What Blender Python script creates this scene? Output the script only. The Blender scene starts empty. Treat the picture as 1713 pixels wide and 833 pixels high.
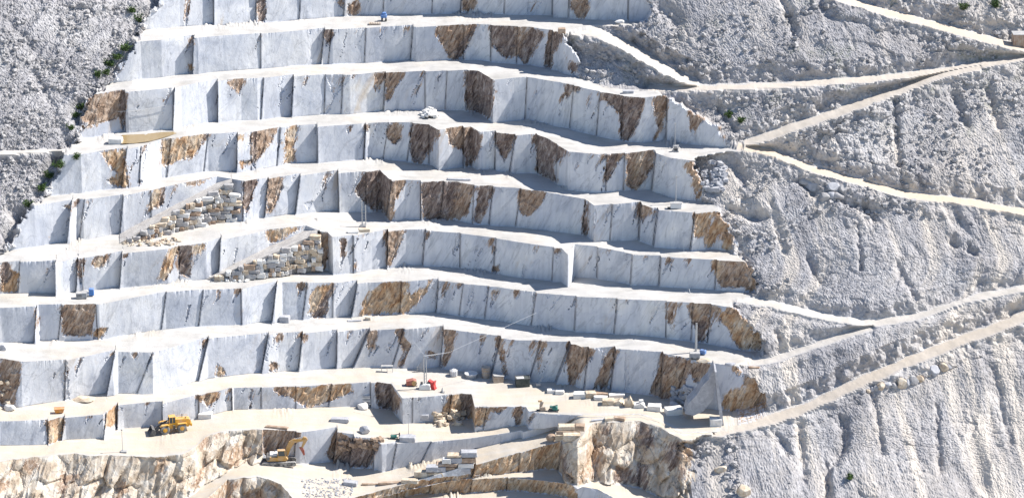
import bpy, bmesh, math, random
import numpy as np
from mathutils import Vector, Matrix
from mathutils.bvhtree import BVHTree

# ------------------------------------------------------------------ camera, sky, sun
PW, PH, FPX, PITCH, DIST = 1713.0, 833.0, 4500.0, math.radians(20), 600.0
scn = bpy.context.scene
C = scn.collection
cam_d = bpy.data.cameras.new("camera"); cam = bpy.data.objects.new("camera", cam_d); C.objects.link(cam)
cam.location = (0, -DIST*math.cos(PITCH), DIST*math.sin(PITCH))
cam.rotation_euler = (math.pi/2-PITCH, 0, 0)
cam_d.sensor_width = 36; cam_d.lens = FPX/PW*36; cam_d.clip_start = 1; cam_d.clip_end = 5000
scn.camera = cam
SUN_AZ, SUN_EL = math.radians(12), math.radians(48)     # azimuth measured from +X towards +Y (behind the quarry wall)
sd = Vector((math.cos(SUN_AZ)*math.cos(SUN_EL), math.sin(SUN_AZ)*math.cos(SUN_EL), math.sin(SUN_EL)))
world = bpy.data.worlds.new("World"); scn.world = world; world.use_nodes = True
wn = world.node_tree.nodes; wl = world.node_tree.links
sky = wn.new('ShaderNodeTexSky'); sky.sky_type = 'NISHITA'; sky.sun_disc = False
sky.sun_elevation = SUN_EL; sky.sun_rotation = math.pi/2-SUN_AZ
sky.dust_density = 0.25; sky.altitude = 900; sky.ozone_density = 2.5
bg = wn['Background']; bg.inputs['Strength'].default_value = 0.10
wl.new(sky.outputs['Color'], bg.inputs['Color'])
sun_d = bpy.data.lights.new("sun", 'SUN'); sun_d.energy = 4.9; sun_d.angle = math.radians(0.5); sun_d.color = (1, .96, .90)
sun = bpy.data.objects.new("sun", sun_d); C.objects.link(sun)
sun.rotation_euler = sd.to_track_quat('Z', 'Y').to_euler()
scn.view_settings.view_transform = 'Standard'; scn.view_settings.look = 'None'
scn.view_settings.exposure = 0.67; scn.view_settings.gamma = 1; scn.view_settings.use_curve_mapping = False
scn.render.engine = 'CYCLES'; scn.cycles.max_bounces = 5

# ------------------------------------------------------------------ rays and the hill's mean shape
cp, sp = math.cos(PITCH), math.sin(PITCH)
CY, CZ = -DIST*cp, DIST*sp
def ray(u, v):
    a = (u-PW/2)/FPX; b = -(v-PH/2)/FPX
    return a, cp + b*sp, -sp + b*cp              # x, y, z per unit of forward distance
def at_z(u, v, z):
    dx, dy, dz = ray(u, v); t = (z-CZ)/dz
    return dx*t, CY+dy*t, z+0*t
G_U = [-300, -150, 0, 200, 430, 620, 776, 860, 1000, 1200, 1400, 1713, 2000]
G_Y = [-42, -36, -28.5, -18.5, -6.5, 0, -1.2, -5, -13, -23, -26, -26, -23]
G_X = [(u-PW/2)/7.5 for u in G_U]
H_Z = [-100, -36, -20, 0, 45, 100]
H_Y = [-133, -56, -25, 0, 52, 115]
def gx(x): return np.interp(x, G_X, G_Y)
def hz(z): return np.interp(z, H_Z, H_Y)
def macro_z(u, v):
    u = np.asarray(u, float); v = np.asarray(v, float)
    dx, dy, dz = ray(u, v)
    lo = np.full(np.broadcast(u, v).shape, 350.); hi = np.full(lo.shape, 950.)
    for _ in range(30):
        t = (lo+hi)/2
        f = CY+dy*t - hz(CZ+dz*t) - gx(dx*t)
        lo = np.where(f < 0, t, lo); hi = np.where(f < 0, hi, t)
    return CZ+dz*(lo+hi)/2

# ------------------------------------------------------------------ numpy noise
def _h(i, j, s):
    n = (i*374761393 + j*668265263 + s*1442695041) & 0xffffffff
    n = ((n ^ (n >> 13))*1274126177) & 0xffffffff
    return ((n ^ (n >> 16)) & 0xffff)/65535.0
def vn(x, y, s=0):
    xi = np.floor(x).astype(np.int64); yi = np.floor(y).astype(np.int64)
    fx = x-xi; fy = y-yi; fx = fx*fx*(3-2*fx); fy = fy*fy*(3-2*fy)
    a = _h(xi, yi, s); b = _h(xi+1, yi, s); c = _h(xi, yi+1, s); d = _h(xi+1, yi+1, s)
    return (a*(1-fx)+b*fx)*(1-fy) + (c*(1-fx)+d*fx)*fy - .5
def fbm(x, y, o=4, s=0, g=.5):
    r = 0; a = 1
    for k in range(o):
        r = r + a*vn(x, y, s+k*17); x = x*2.03+5.1; y = y*2.03+1.7; a *= g
    return r
def ridged(x, y, o=3, s=0):
    r = 0; a = 1
    for k in range(o):
        r = r + a*(1-2*np.abs(vn(x, y, s+k*13))); x = x*2.1+3; y = y*2.1+7; a *= .5
    return r/1.75
def cells(x, y, s=0):                            # blocky lumps: height per cell with a gap between cells
    xi = np.floor(x).astype(np.int64); yi = np.floor(y).astype(np.int64)
    f1 = np.full(x.shape, 9.); f2 = f1.copy(); hh = np.zeros(x.shape); tx = hh.copy(); ty = hh.copy()
    for a in (-1, 0, 1):
        for b in (-1, 0, 1):
            cx = xi+a; cy = yi+b
            px = cx+_h(cx, cy, s+1); py = cy+_h(cx, cy, s+2)
            d = np.hypot(x-px, y-py)
            n = d < f1
            f2 = np.where(n, f1, np.minimum(f2, d))
            hh = np.where(n, _h(cx, cy, s+3), hh); tx = np.where(n, (x-px)*(_h(cx, cy, s+4)-.5), tx); ty = np.where(n, (y-py)*(_h(cx, cy, s+5)-.5), ty)
            f1 = np.where(n, d, f1)
    return np.clip((f2-f1)*3, 0, 1)*(.35+hh) + (tx+ty)*1.2
def smooth(a, sig):
    r = int(sig*3); k = np.exp(-.5*(np.arange(-r, r+1)/sig)**2); k /= k.sum()
    return np.convolve(np.pad(a, r, mode='edge'), k, 'valid')
def sst(x): x = np.clip(x, 0, 1); return x*x*(3-2*x)

# ------------------------------------------------------------------ crest (T) and toe (B) of every bench face, in photo pixels
FACES = [
 (# top bench face, its crest above the picture
  [(-150, 40), (100, -20), (300, -40), (600, -52), (900, -50), (1860, -30)],
  [(-150, 100), (232, 50), (304, 49), (340, 46), (430, 44), (507, 38), (580, 33), (645, 31), (776, 30), (860, 31), (922, 33), (947, 32), (1028, 35), (1075, 38), (1860, 60)],
  [(357, 1.5), (430, 1), (505, .6), (579, 1), (645, .5), (725, .4), (776, 1.2), (847, .5), (925, 2.2), (955, 1), (1052, 1)]),
 ([(-150, 120), (235, 70), (269, 69), (301, 65), (321, 63), (331, 63.5), (373, 60), (435, 57), (511, 52), (541, 49.5), (556, 50), (638, 46), (689, 44), (696, 46), (733, 44.5), (796, 41), (820, 43), (860, 45), (888, 46), (904, 50), (932, 54), (942, 58), (975, 64), (1860, 80)],
  [(-150, 175), (182, 139), (205, 137), (279, 129), (318, 126), (340, 122), (430, 116), (485, 112), (543, 109), (605, 106.5), (690, 105), (753, 103.5), (776, 103.5), (822, 106), (860, 107.6), (882, 111), (924, 116), (967, 127), (1860, 150)],
  [(324, 2.2), (436, .6), (543, 1.3), (555, .5), (612, .4), (691, 1), (776, .7), (822, .8), (866, .7), (925, 1.2)]),
 ([(-150, 190), (155, 160), (202, 153), (213, 154), (286, 150), (303, 145), (360, 136), (403, 132), (430, 132), (442, 130.5), (490, 128), (544, 125.5), (585, 126), (645, 122), (709, 120), (776, 118), (800, 119), (825, 134.5), (860, 131), (885, 129.5), (941, 139.5), (1001, 153.7), (1042, 161.4), (1075, 165), (1119, 162), (1180, 168), (1235, 174), (1860, 170)],
  [(-150, 245), (130, 235), (205, 222), (292, 218), (304, 215), (345, 207), (366, 206), (442, 202), (492, 198), (575, 195), (645, 193), (711, 188), (774, 181), (783, 190), (825, 206), (882, 201.7), (920, 211), (1005, 225), (1043, 239), (1095, 235), (1221, 235.4), (1860, 240)],
  [(208, 1.2), (292, 1.5), (364, 2.0), (441, .8), (491, 1.8), (544, .5), (574, .6), (645, 1.2), (711, .8), (748, .3), (783, .6), (882, 0.5), (960, .5), (1004, .8), (1043, .6), (1117, 1.6)]),
 ([(-150, 262), (135, 259), (168, 254), (208, 250), (232, 247), (269, 234), (348, 224), (395, 225), (430, 220), (465, 214), (494, 211), (531, 212), (605, 209), (618, 206), (665, 205), (686, 206), (719, 210), (733, 218), (788, 212.5), (803, 222), (830, 222), (860, 227), (897, 225), (915, 232), (951, 254), (1001, 259), (1045, 257), (1092, 254), (1119, 264), (1159, 269), (1860, 262)],
  [(-150, 330), (72, 329), (213, 316), (235, 311), (286, 301), (333, 292), (397, 289.5), (430, 286), (474, 279.5), (531, 274.5), (612, 272), (685, 270), (700, 277), (776, 282), (830, 285), (860, 288), (899, 292), (932, 312), (994, 319), (1062, 319), (1099, 324), (1174, 332), (1860, 330)],
  [(212, 1.2), (236, .8), (286, .6), (348, .3), (397, 1.8), (420, .5), (469, .6), (531, 2.0), (612, 1.0), (650, .4), (690, .8), (718, .7), (776, 1.4), (830, 1.3), (862, 1), (899, .8), (932, .8), (1015, .5), (1045, .5), (1097, 1.6)]),
 ([(-150, 350), (57, 346), (116, 340), (129, 333), (139, 334), (205, 328), (252, 319), (276, 313), (299, 308), (363, 296), (388, 300), (407, 304), (430, 301), (470, 297), (499, 294), (564, 289.5), (612, 288), (635, 286), (652, 303), (680, 302), (704, 304.6), (763, 304.6), (793, 311), (820, 312), (860, 315), (910, 321), (981, 334.6), (994, 344), (1025, 342), (1072, 340.6), (1092, 349.7), (1159, 358), (1196, 354), (1230, 358), (1860, 345)],
  [(-150, 440), (12, 421), (121, 405), (145, 401), (171, 397), (208, 389), (300, 376), (380, 366), (400, 374), (430, 366), (504, 358), (583, 353), (623, 352), (634, 368), (704, 369), (743, 372), (807, 377), (860, 380), (872, 380), (978, 399.5), (996, 409), (1072, 408), (1077, 418), (1163, 421), (1223, 425), (1860, 420)],
  [(120, 2.5), (141, .5), (206, 1.2), (252, .4), (408, .6), (449, 1), (502, 1.5), (565, 2.4), (612, .6), (655, 1), (704, 1.2), (743, .8), (793, .8), (825, .8), (872, .7), (980, .6), (1025, .5), (1073, 1.4), (1101, 1.2), (1163, 1)]),
 ([(-150, 455), (25, 438), (35, 438), (91, 441), (129, 433), (205, 424), (279, 417), (299, 412), (343, 408.5), (366, 402), (430, 389.5), (450, 384), (512, 378), (531, 386), (548, 389), (556, 397), (591, 394), (647, 387.7), (679, 385), (714, 386), (770, 390.4), (830, 398.8), (860, 404), (927, 414.6), (939, 415.5), (950, 426), (954, 424), (961, 409), (998, 413), (1025, 418), (1058, 426), (1105, 429.7), (1196, 435.4), (1247, 438), (1860, 435)],
  [(-150, 505), (32, 488.5), (91, 489.5), (124, 483.5), (141, 482), (202, 474), (289, 468), (323, 466), (380, 460), (430, 452), (504, 448), (528, 449), (538, 455), (591, 453), (649, 451.6), (712, 452), (770, 455.6), (827, 462), (860, 466), (924, 472.4), (947, 476), (964, 464), (1001, 471.7), (1058, 478.5), (1109, 483.5), (1206, 488.6), (1860, 500)],
  [(33, .8), (92, 2.4), (130, 1.3), (204, 1.8), (299, .5), (369, 2), (534, .6), (591, .8), (649, 1.8), (712, 1.0), (770, .4), (830, .5), (926, .6), (1000, .6), (1058, .5), (1106, 1), (1200, .6)]),
 ([(-150, 530), (0, 516), (57, 515.5), (64, 509), (104, 510), (165, 509), (276, 488.5), (336, 485), (403, 483.5), (430, 479), (460, 476), (472, 472), (506, 473), (554, 473.4), (598, 473.4), (679, 471), (733, 469), (786, 476), (833, 480), (860, 485), (897, 490), (964, 496), (1035, 500), (1115, 504.4), (1189, 508.7), (1245, 518), (1860, 520)],
  [(-150, 590), (0, 574), (63, 572), (105, 569), (134, 570), (176, 565), (278, 550.5), (341, 546), (401, 544), (430, 541), (464, 540), (514, 539), (558, 535.6), (598, 532), (665, 529.6), (734, 530.6), (817, 539), (860, 548), (899, 553.4), (964, 557.6), (1032, 563), (1115, 571), (1184, 584), (1258, 596), (1860, 590)],
  [(61, 1.2), (104, .8), (160, .5), (278, .6), (340, .6), (403, .6), (463, 2.2), (514, .8), (557, .4), (598, 2.2), (672, .7), (734, 1.2), (775, .3), (818, .4), (897, .6), (964, .6), (1033, .6), (1116, .7), (1160, .6), (1190, .5)]),
 ([(-150, 612), (0, 599), (35, 605), (109, 602.6), (190, 591), (197, 588), (255, 590), (347, 566), (359, 565), (430, 561), (465, 558), (504, 557.6), (560, 554.8), (616, 553), (676, 550.6), (736, 548.8), (764, 553), (831, 564), (860, 569), (913, 571), (962, 576), (973, 582), (1038, 583.5), (1113, 592), (1150, 600), (1198, 608), (1240, 614), (1860, 610)],
  [(-150, 705), (0, 690), (21, 681.5), (109, 670), (130, 664), (190, 661), (253, 658.6), (347, 638.5), (430, 632), (560, 625), (615, 623.4), (680, 620), (711, 621), (743, 620), (800, 626), (845, 633), (860, 637), (948, 647), (955, 655), (1008, 663), (1089, 675), (1145, 691), (1208, 709), (1300, 712), (1860, 690)],
  [(110, .7), (192, 2.2), (255, .3), (349, 1.2), (449, 1.4), (506, 1.4), (564, 1.4), (618, 1.5), (676, .8), (742, 1.6), (838, 1.2), (905, .9), (955, 1.6), (985, 1), (1030, 1.6), (1110, 1), (1150, .6)]),
 ([(-150, 720), (0, 705), (72, 705), (109, 698), (172, 695.5), (194, 677), (260, 674), (271, 675), (331, 660.7), (385, 652), (391, 648), (430, 648), (486, 646.6), (578, 642), (631, 639.6), (655, 642), (673, 666), (752, 661.4), (771, 658), (789, 660), (794, 680.7), (860, 680), (880, 680), (884, 688), (912, 692), (960, 691), (1000, 705), (1100, 725), (1200, 731), (1300, 722), (1860, 700)],
  [(-150, 765), (0, 750), (83, 746), (106, 733), (172, 733), (178, 730), (195, 730), (197, 714), (246, 712), (331, 698), (385, 686), (430, 684), (497, 684), (553, 679), (618, 675.5), (628, 684), (652, 695), (690, 694), (740, 698), (768, 712), (815, 714), (860, 711), (876, 721), (900, 714), (960, 694), (1000, 708), (1100, 728), (1200, 734), (1300, 725), (1860, 760)],
  [(80, 1), (107, 1.2), (178, 1), (197, 1.5), (271, 1.2), (332, .6), (388, 1.3), (437, .4), (495, .4), (555, .6), (620, .8), (690, .1), (756, .8), (815, .4)]),
 ([(-150, 785), (0, 770), (49, 765), (123, 758), (151, 762), (211, 761), (260, 765), (306, 760), (327, 748), (345, 730), (369, 721), (430, 717.7), (500, 723), (560, 720), (599, 731), (631, 737), (638, 743), (666, 741), (722, 739), (782, 733.5), (860, 722), (960, 697), (1000, 711), (1100, 731), (1200, 737), (1300, 728), (1860, 770)],
  [(-150, 870), (0, 850), (150, 845), (300, 838), (345, 815), (380, 790), (430, 772), (493, 762), (536, 759), (564, 774), (613, 783), (655, 780), (690, 769), (740, 751), (782, 736), (860, 725), (960, 700), (1000, 714), (1100, 734), (1200, 740), (1300, 731), (1860, 800)],
  [(495, .8), (564, 2), (592, 1), (625, 1.2), (664, .7), (722, .6)]),
 ([(-150, 890), (300, 880), (340, 838), (380, 802), (430, 795), (470, 810), (505, 850), (545, 845), (560, 812), (650, 803), (697, 795), (726, 779), (796, 754.6), (860, 751), (906, 747.6), (966, 738), (990, 706), (1000, 718), (1071, 738), (1106, 740), (1200, 745), (1300, 735), (1860, 820)],
  [(-150, 900), (380, 885), (470, 880), (545, 860), (560, 815), (650, 806), (697, 799), (722, 799), (789, 792), (860, 795), (930, 803), (1000, 815), (1100, 870), (1200, 900), (1300, 900), (1860, 900)],
  [(796, 1), (870, .5), (940, 1.2)]),
 ([(-150, 905), (430, 890), (555, 875), (571, 818), (640, 810), (724, 804), (860, 799), (930, 806), (1000, 818), (1100, 874), (1200, 905), (1860, 905)],
  [(-150, 960), (430, 955), (571, 850), (640, 843), (724, 836), (860, 828), (960, 842), (1100, 905), (1200, 955), (1860, 960)],
  [(620, .5), (665, .6), (724, .6), (790, .7), (850, .8)]),
]
# right of u=960 the small benches merge into the crest of one big cliff
CR = [(960, 694), (1000, 694), (1071, 693), (1106, 704), (1142, 723), (1200, 722), (1300, 725)]
FACES[8] = (FACES[8][0][:-6]+CR+[(1860, 700)], FACES[8][1][:-6]+[(u, v+2) for u, v in CR]+[(1860, 760)], FACES[8][2])
FACES[9] = (FACES[9][0][:-6]+[(u, v+4) for u, v in CR]+[(1860, 770)], FACES[9][1][:-6]+[(u, v+6) for u, v in CR]+[(1860, 800)], FACES[9][2])
FACES[10] = (FACES[10][0][:8]+[(906, 747.6), (966, 737), (990, 708), (1000, 706), (1071, 704), (1106, 716), (1142, 735), (1200, 733), (1300, 736), (1860, 820)], FACES[10][1], FACES[10][2])

UL = ([-200, 0, 50, 70, 137, 160, 235, 258, 328, 345, 420, 440, 470, 2000], [340, 268, 232, 225, 182, 150, 130, 110, 72, 55, 8, -20, -300, -300])
UR = ([-200, 0, 25, 38, 46, 58, 70, 98, 127, 140, 150, 160, 166, 185, 210, 236, 247, 256, 264, 300, 332, 340, 356, 375, 405, 425, 434, 440, 460, 490, 500, 508, 530, 560, 592, 604, 614, 645, 690, 700, 712, 735, 760, 833, 1000],
      [1080, 1084, 1092, 1078, 985, 950, 953, 966, 970, 1020, 1090, 1110, 1125, 1160, 1205, 1225, 1245, 1190, 1160, 1172, 1178, 1195, 1205, 1216, 1230, 1225, 1240, 1252, 1262, 1262, 1230, 1222, 1240, 1262, 1282, 1255, 1232, 1268, 1285, 1268, 1225, 1165, 1150, 1140, 1130])
ROADS = [
 ('upper right haul road', [(1380, -10), (1480, 20), (1600, 52), (1713, 82), (1860, 120)], 6.5),
 ('road to the right junction', [(1085, 149), (1160, 147), (1300, 143), (1450, 133), (1560, 122), (1713, 97), (1860, 75)], 5.5),
 ('ramp', [(1245, 243), (1330, 212), (1430, 178), (1510, 150), (1580, 122), (1640, 110)], 8),
 ('sandy road', [(1235, 243), (1290, 255), (1350, 280), (1430, 303), (1520, 327), (1600, 335), (1713, 355), (1860, 375)], 6),
 ('white road', [(1215, 496), (1300, 510), (1380, 530), (1460, 542), (1540, 528), (1620, 500), (1713, 483), (1860, 460)], 6),
 ('link road', [(1240, 607), (1290, 603), (1370, 575), (1460, 547)], 5.5),
 ('bottom road', [(1150, 724), (1230, 716), (1330, 690), (1430, 643), (1530, 600), (1620, 565), (1713, 530), (1860, 475)], 10),
 ('descending track', [(945, 42), (1010, 58), (1060, 85), (1110, 115), (1165, 143)], 10),
 ('left track', [(-150, 260), (0, 256), (60, 253), (140, 249)], 3.2),
]
# ------------------------------------------------------------------ colour patches traced on the faces: (origin, scale, polygon, kind)
R1, R2, R3 = (0, 0, 2.974), (430, 0, 2.974), (860, 0, 2.974)
R5, R6, R7 = (0, 270, 2.974), (430, 270, 2.974), (860, 270, 2.974)
L1, L2, L3 = (0, 540, 2.842), (430, 540, 2.842), (860, 540, 2.842)
PATCHES = [
 (R1, 'b', [(455,480),(600,460),(610,540),(560,590),(400,640),(420,560)]), (R1, 'd', [(600,458),(635,460),(605,650),(585,560)]),
 (R1, 'o', [(805,700),(1035,665),(960,780),(880,800),(805,833)]), (R1, 'o', [(500,760),(620,745),(625,860),(560,850)]),
 (R1, 'b', [(1120,395),(1215,390),(1190,470)]), (R1, 'o', [(1180,670),(1215,665),(1185,740)]), (R1, 'd', [(1255,665),(1275,660),(1270,833),(1250,800)]),
 (R1, 'o', [(935,315),(960,320),(955,375),(928,370)]), (R1, 'b', [(930,0),(950,0),(915,150),(905,145)]),
 (R2, 'd', [(335,148),(378,146),(345,230)]), (R2, 'b', [(900,135),(1090,122),(1040,230),(965,290),(890,170)]), (R2, 'd', [(1090,130),(1050,220),(1010,300),(975,300),(1000,230)]),
 (R2, 'd', [(1160,128),(1279,130),(1279,280),(1230,280),(1170,230)]), (R2, 's', [(340,375),(460,372),(430,430),(300,585),(350,560),(380,480)]),
 (R2, 'b', [(640,365),(735,365),(645,510),(640,470)]), (R2, 'b', [(580,370),(630,368),(600,460),(585,440)]),
 (R2, 'd', [(1035,352),(1100,352),(1175,400),(1155,610),(1045,560),(1040,440)]), (R2, 'o', [(150,630),(210,628),(180,730),(190,820),(135,825),(140,700)]),
 (R2, 'b', [(0,650),(100,640),(60,720),(0,790)]), (R2, 'b', [(530,620),(568,618),(545,655)]), (R2, 'b', [(680,612),(720,615),(710,690),(680,718),(650,680)]),
 (R2, 'd', [(765,615),(860,622),(900,660),(860,750),(800,825),(765,760)]), (R2, 'b', [(940,640),(1065,632),(1010,740),(960,720)]),
 (R2, 'd', [(1065,640),(1110,670),(1110,740),(1050,833),(1020,740)]), (R2, 'd', [(1185,660),(1279,680),(1230,800),(1195,740)]),
 (R2, 'b', [(1020,0),(1100,0),(1050,80),(1030,80)]), (R2, 'b', [(380,0),(430,0),(415,40)]), (R2, 'b', [(450,30),(510,0),(500,90),(450,95)]), (R2, 'd', [(0,0),(40,0),(40,110),(0,120)]),
 (R3, 'd', [(85,145),(150,165),(60,320),(20,270)]), (R3, 'b', [(0,140),(90,140),(30,240),(0,260)]), (R3, 'd', [(200,165),(250,180),(190,280),(190,345),(155,320),(160,230)]),
 (R3, 'd', [(275,300),(320,330),(300,370),(270,340)]), (R3, 'd', [(250,415),(300,420),(265,490)]), (R3, 'd', [(310,430),(345,430),(310,465)]),
 (R3, 'd', [(440,460),(640,490),(620,600),(560,710),(535,700),(530,560),(480,520)]), (R3, 'b', [(690,490),(765,490),(740,640),(670,740),(720,640)]),
 (R3, 'b', [(870,540),(985,510),(950,600),(910,630),(890,680)]), (R3, 'd', [(1000,540),(1080,650),(1060,680),(1010,600)]),
 (R3, 'd', [(110,672),(165,690),(230,750),(150,900),(120,860)]), (R3, 'd', [(240,740),(268,755),(215,810)]),
 (R3, 'd', [(480,765),(520,760),(495,850),(440,940),(460,833)]), (R3, 'b', [(570,765),(690,755),(690,833),(600,950),(565,900)]), (R3, 'o', [(600,770),(650,765),(620,880),(590,900)]),
 (R3, 'b', [(270,0),(380,0),(350,90),(320,90)]), (R3, 's', [(70,20),(140,10),(90,90),(70,90)]),
 (R7, 'd', [(120,0),(190,0),(210,115),(160,100)]), (R7, 'b', [(30,140),(160,155),(120,230),(60,270),(30,250)]), (R7, 'd', [(350,200),(370,210),(365,385),(345,370)]),
 (R7, 'b', [(630,215),(690,240),(640,300)]), (R7, 'o', [(895,262),(985,250),(950,370),(900,380)]), (R7, 'o', [(985,290),(1050,330),(960,460),(950,390)]), (R7, 'o', [(1040,370),(1090,400),(1080,450),(1040,450)]),
 (R7, 'b', [(205,430),(232,432),(205,475)]), (R7, 'b', [(765,475),(795,478),(745,560)]), (R7, 'o', [(980,495),(1040,480),(1020,600),(990,545)]),
 (R7, 'b', [(1040,480),(1150,500),(1190,570),(1160,620),(1030,620)]), (R7, 's', [(45,520),(65,530),(40,585)]), (R7, 'b', [(0,643),(35,645),(10,690)]),
 (R7, 'b', [(765,690),(800,700),(785,833),(765,800)]), (R7, 'b', [(870,715),(975,705),(960,833),(890,800)]), (R7, 'o', [(1010,740),(1110,770),(1125,833),(1050,820)]), (R7, 'o', [(895,715),(930,712),(915,800),(895,780)]),
 (R6, 'b', [(55,85),(128,80),(100,190),(50,270)]), (R6, 'd', [(540,60),(610,48),(620,200),(580,240),(490,160)]), (R6, 'd', [(610,60),(660,98),(610,290),(590,200)]),
 (R6, 'b', [(660,98),(745,100),(680,200),(680,290),(610,290)]), (R6, 'd', [(820,105),(1000,105),(940,300),(880,290),(830,290)]), (R6, 'o', [(830,200),(890,200),(850,290)]),
 (R6, 'b', [(1000,122),(1075,125),(1050,250),(1000,290),(935,300)]), (R6, 'd', [(1110,128),(1172,130),(1170,160),(1110,318),(1080,290)]), (R6, 's', [(230,210),(275,205),(250,240)]),
 (R6, 'o', [(40,345),(245,320),(100,400),(65,410)]), (R6, 'b', [(300,370),(350,358),(355,400),(330,550),(305,540)]), (R6, 'd', [(413,390),(437,395),(430,470),(410,545),(418,450)]),
 (R6, 'b', [(645,352),(740,345),(700,440),(650,540)]), (R6, 'b', [(840,345),(860,348),(835,410)]), (R6, 'b', [(1155,385),(1195,385),(1150,430)]), (R6, 'b', [(1165,530),(1210,510),(1190,570)]), (R6, 'o', [(480,470),(500,540),(480,545)]),
 (R6, 'o', [(270,640),(375,608),(330,700),(250,770),(260,690)]), (R6, 'd', [(377,615),(330,790),(260,790),(320,700)]), (R6, 'o', [(565,650),(640,605),(755,600),(715,770),(510,775),(530,700)]),
 (R6, 'o', [(730,690),(885,595),(800,700),(740,760),(720,760)]), (R6, 's', [(1040,780),(1085,620),(1060,730),(1020,775)]), (R6, 'b', [(1140,620),(1170,620),(1150,650)]), (R6, 'b', [(1180,640),(1215,630),(1160,720)]), (R6, 'b', [(195,610),(235,605),(215,670)]),
 (R5, 'o', [(550,0),(620,-5),(630,130),(590,140),(530,100),(590,50)]), (R5, 'b', [(680,90),(705,100),(690,120)]), (R5, 'o', [(1180,0),(1240,0),(1200,50)]), (R5, 'd', [(1240,0),(1275,0),(1260,40)]), (R5, 'd', [(365,190),(400,190),(370,250)]),
 (R5, 'o', [(300,230),(345,210),(350,245)]), (R5, 'o', [(755,145),(805,135),(790,210),(715,270)]), (R5, 'd', [(800,135),(825,130),(800,220),(785,230)]), (R5, 'b', [(900,100),(1080,70),(1000,110),(930,130)]), (R5, 'd', [(1210,102),(1279,95),(1220,270),(1210,200)]),
 (R5, 'o', [(455,490),(520,470),(490,535),(460,520)]), (R5, 'd', [(385,490),(420,488),(395,620),(385,560)]), (R5, 'b', [(490,480),(525,470),(495,530)]), (R5, 'b', [(612,460),(640,455),(615,520)]), (R5, 'o', [(840,435),(890,425),(860,520),(820,585),(780,585)]),
 (R5, 'd', [(890,425),(950,425),(940,570),(890,560)]), (R5, 'o', [(960,420),(1025,412),(1000,470),(955,460)]), (R5, 'd', [(0,510),(40,505),(50,560),(30,600),(0,600)]), (R5, 'o', [(30,540),(90,560),(80,650),(0,660),(0,620)]),
 (R5, 'o', [(165,735),(185,730),(178,850)]), (R5, 'b', [(310,715),(470,710),(440,860),(310,860)]),
 (L1, 'o', [(440,30),(505,28),(480,78),(430,78)]), (L1, 'b', [(0,165),(100,185),(60,400),(0,440)]), (L1, 'o', [(505,145),(545,140),(540,180)]), (L1, 'b', [(620,135),(665,138),(640,172)]), (L1, 'o', [(1030,190),(1072,240),(1055,268),(1025,268)]), (L1, 's', [(305,180),(318,180),(318,370),(290,370)]),
 (L1, 'o', [(210,472),(310,450),(290,520),(260,580),(235,578)]), (L1, 'o', [(500,400),(552,390),(550,490),(500,490)]), (L1, 'o', [(945,345),(1045,328),(985,412)]), (L1, 'd', [(1190,312),(1202,312),(1190,405),(1182,405)]),
 (L2, 'b', [(60,190),(95,200),(75,258),(55,258)]), (L2, 's', [(35,60),(60,58),(45,180),(30,180)]), (L2, 'b', [(185,55),(215,50),(210,80)]), (L2, 'b', [(530,38),(580,32),(550,110),(530,160)]), (L2, 'b', [(650,35),(705,32),(690,70),(740,105),(700,140),(680,80)]), (L2, 'd', [(698,140),(714,140),(675,232),(663,232)]),
 (L2, 'b', [(880,25),(950,40),(885,220),(872,220),(900,100)]), (L2, 'b', [(805,135),(850,150),(860,165),(810,160)]), (L2, 'b', [(1145,90),(1195,65),(1165,110),(1190,240),(1175,250)]),
 (L2, 'b', [(75,308),(155,305),(135,355),(90,335)]), (L2, 'o', [(165,310),(440,292),(445,330),(350,370),(230,400),(170,350)]), (L2, 'd', [(570,285),(640,292),(650,330),(630,440),(570,380)]), (L2, 'b', [(640,330),(690,358),(650,440),(630,430)]),
 (L2, 'o', [(915,345),(1020,335),(1035,400),(980,490),(850,480)]), (L2, 'd', [(970,345),(1020,335),(1035,400),(975,480)]), (L2, 'o', [(1000,430),(1110,405),(1080,490),(990,495)]), (L2, 'b', [(1115,405),(1200,400),(1150,430)]),
 (L2, 'b', [(0,500),(200,520),(195,560),(60,620),(0,640)]), (L2, 'b', [(375,515),(440,560),(370,665),(330,620)]), (L2, 'd', [(440,560),(580,570),(520,690),(380,665)]),
 (L2, 'o', [(1040,600),(1300,590),(1300,720),(1010,720)]), (L2, 'o', [(395,780),(560,765),(560,900),(350,900)]), (L2, 'o', [(560,765),(830,750),(830,850),(560,900)]), (L2, 'o', [(850,740),(1300,725),(1300,830),(850,830)]),
 (L3, 'b', [(120,90),(160,90),(120,180),(130,260),(110,190)]), (L3, 'b', [(265,102),(320,110),(290,200),(265,330),(260,200)]), (L3, 'b', [(320,122),(385,125),(290,290),(260,330)]), (L3, 's', [(385,125),(505,125),(380,310),(450,300),(480,180)]), (L3, 'b', [(440,150),(505,125),(430,300),(380,310)]),
 (L3, 's', [(530,135),(548,135),(545,330),(530,330)]), (L3, 'b', [(715,165),(850,200),(810,290),(800,400),(650,350)]), (L3, 'o', [(760,200),(820,200),(760,330),(700,330)]), (L3, 'b', [(850,195),(960,200),(900,290),(850,270)]), (L3, 'b', [(0,400),(45,400),(40,430),(10,510)]), (L3, 'd', [(95,430),(110,430),(60,500),(50,490)]),
 (L3, 'd', [(860,0),(910,0),(905,120),(880,110)]), (L3, 'o', [(1000,0),(1100,0),(1190,80),(1110,160),(1060,100)]), (L3, 'o', [(1000,340),(1150,290),(1222,320),(1180,430),(1030,470),(1000,460)]), (L3, 'b', [(1150,300),(1210,320),(1160,430)]),
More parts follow.
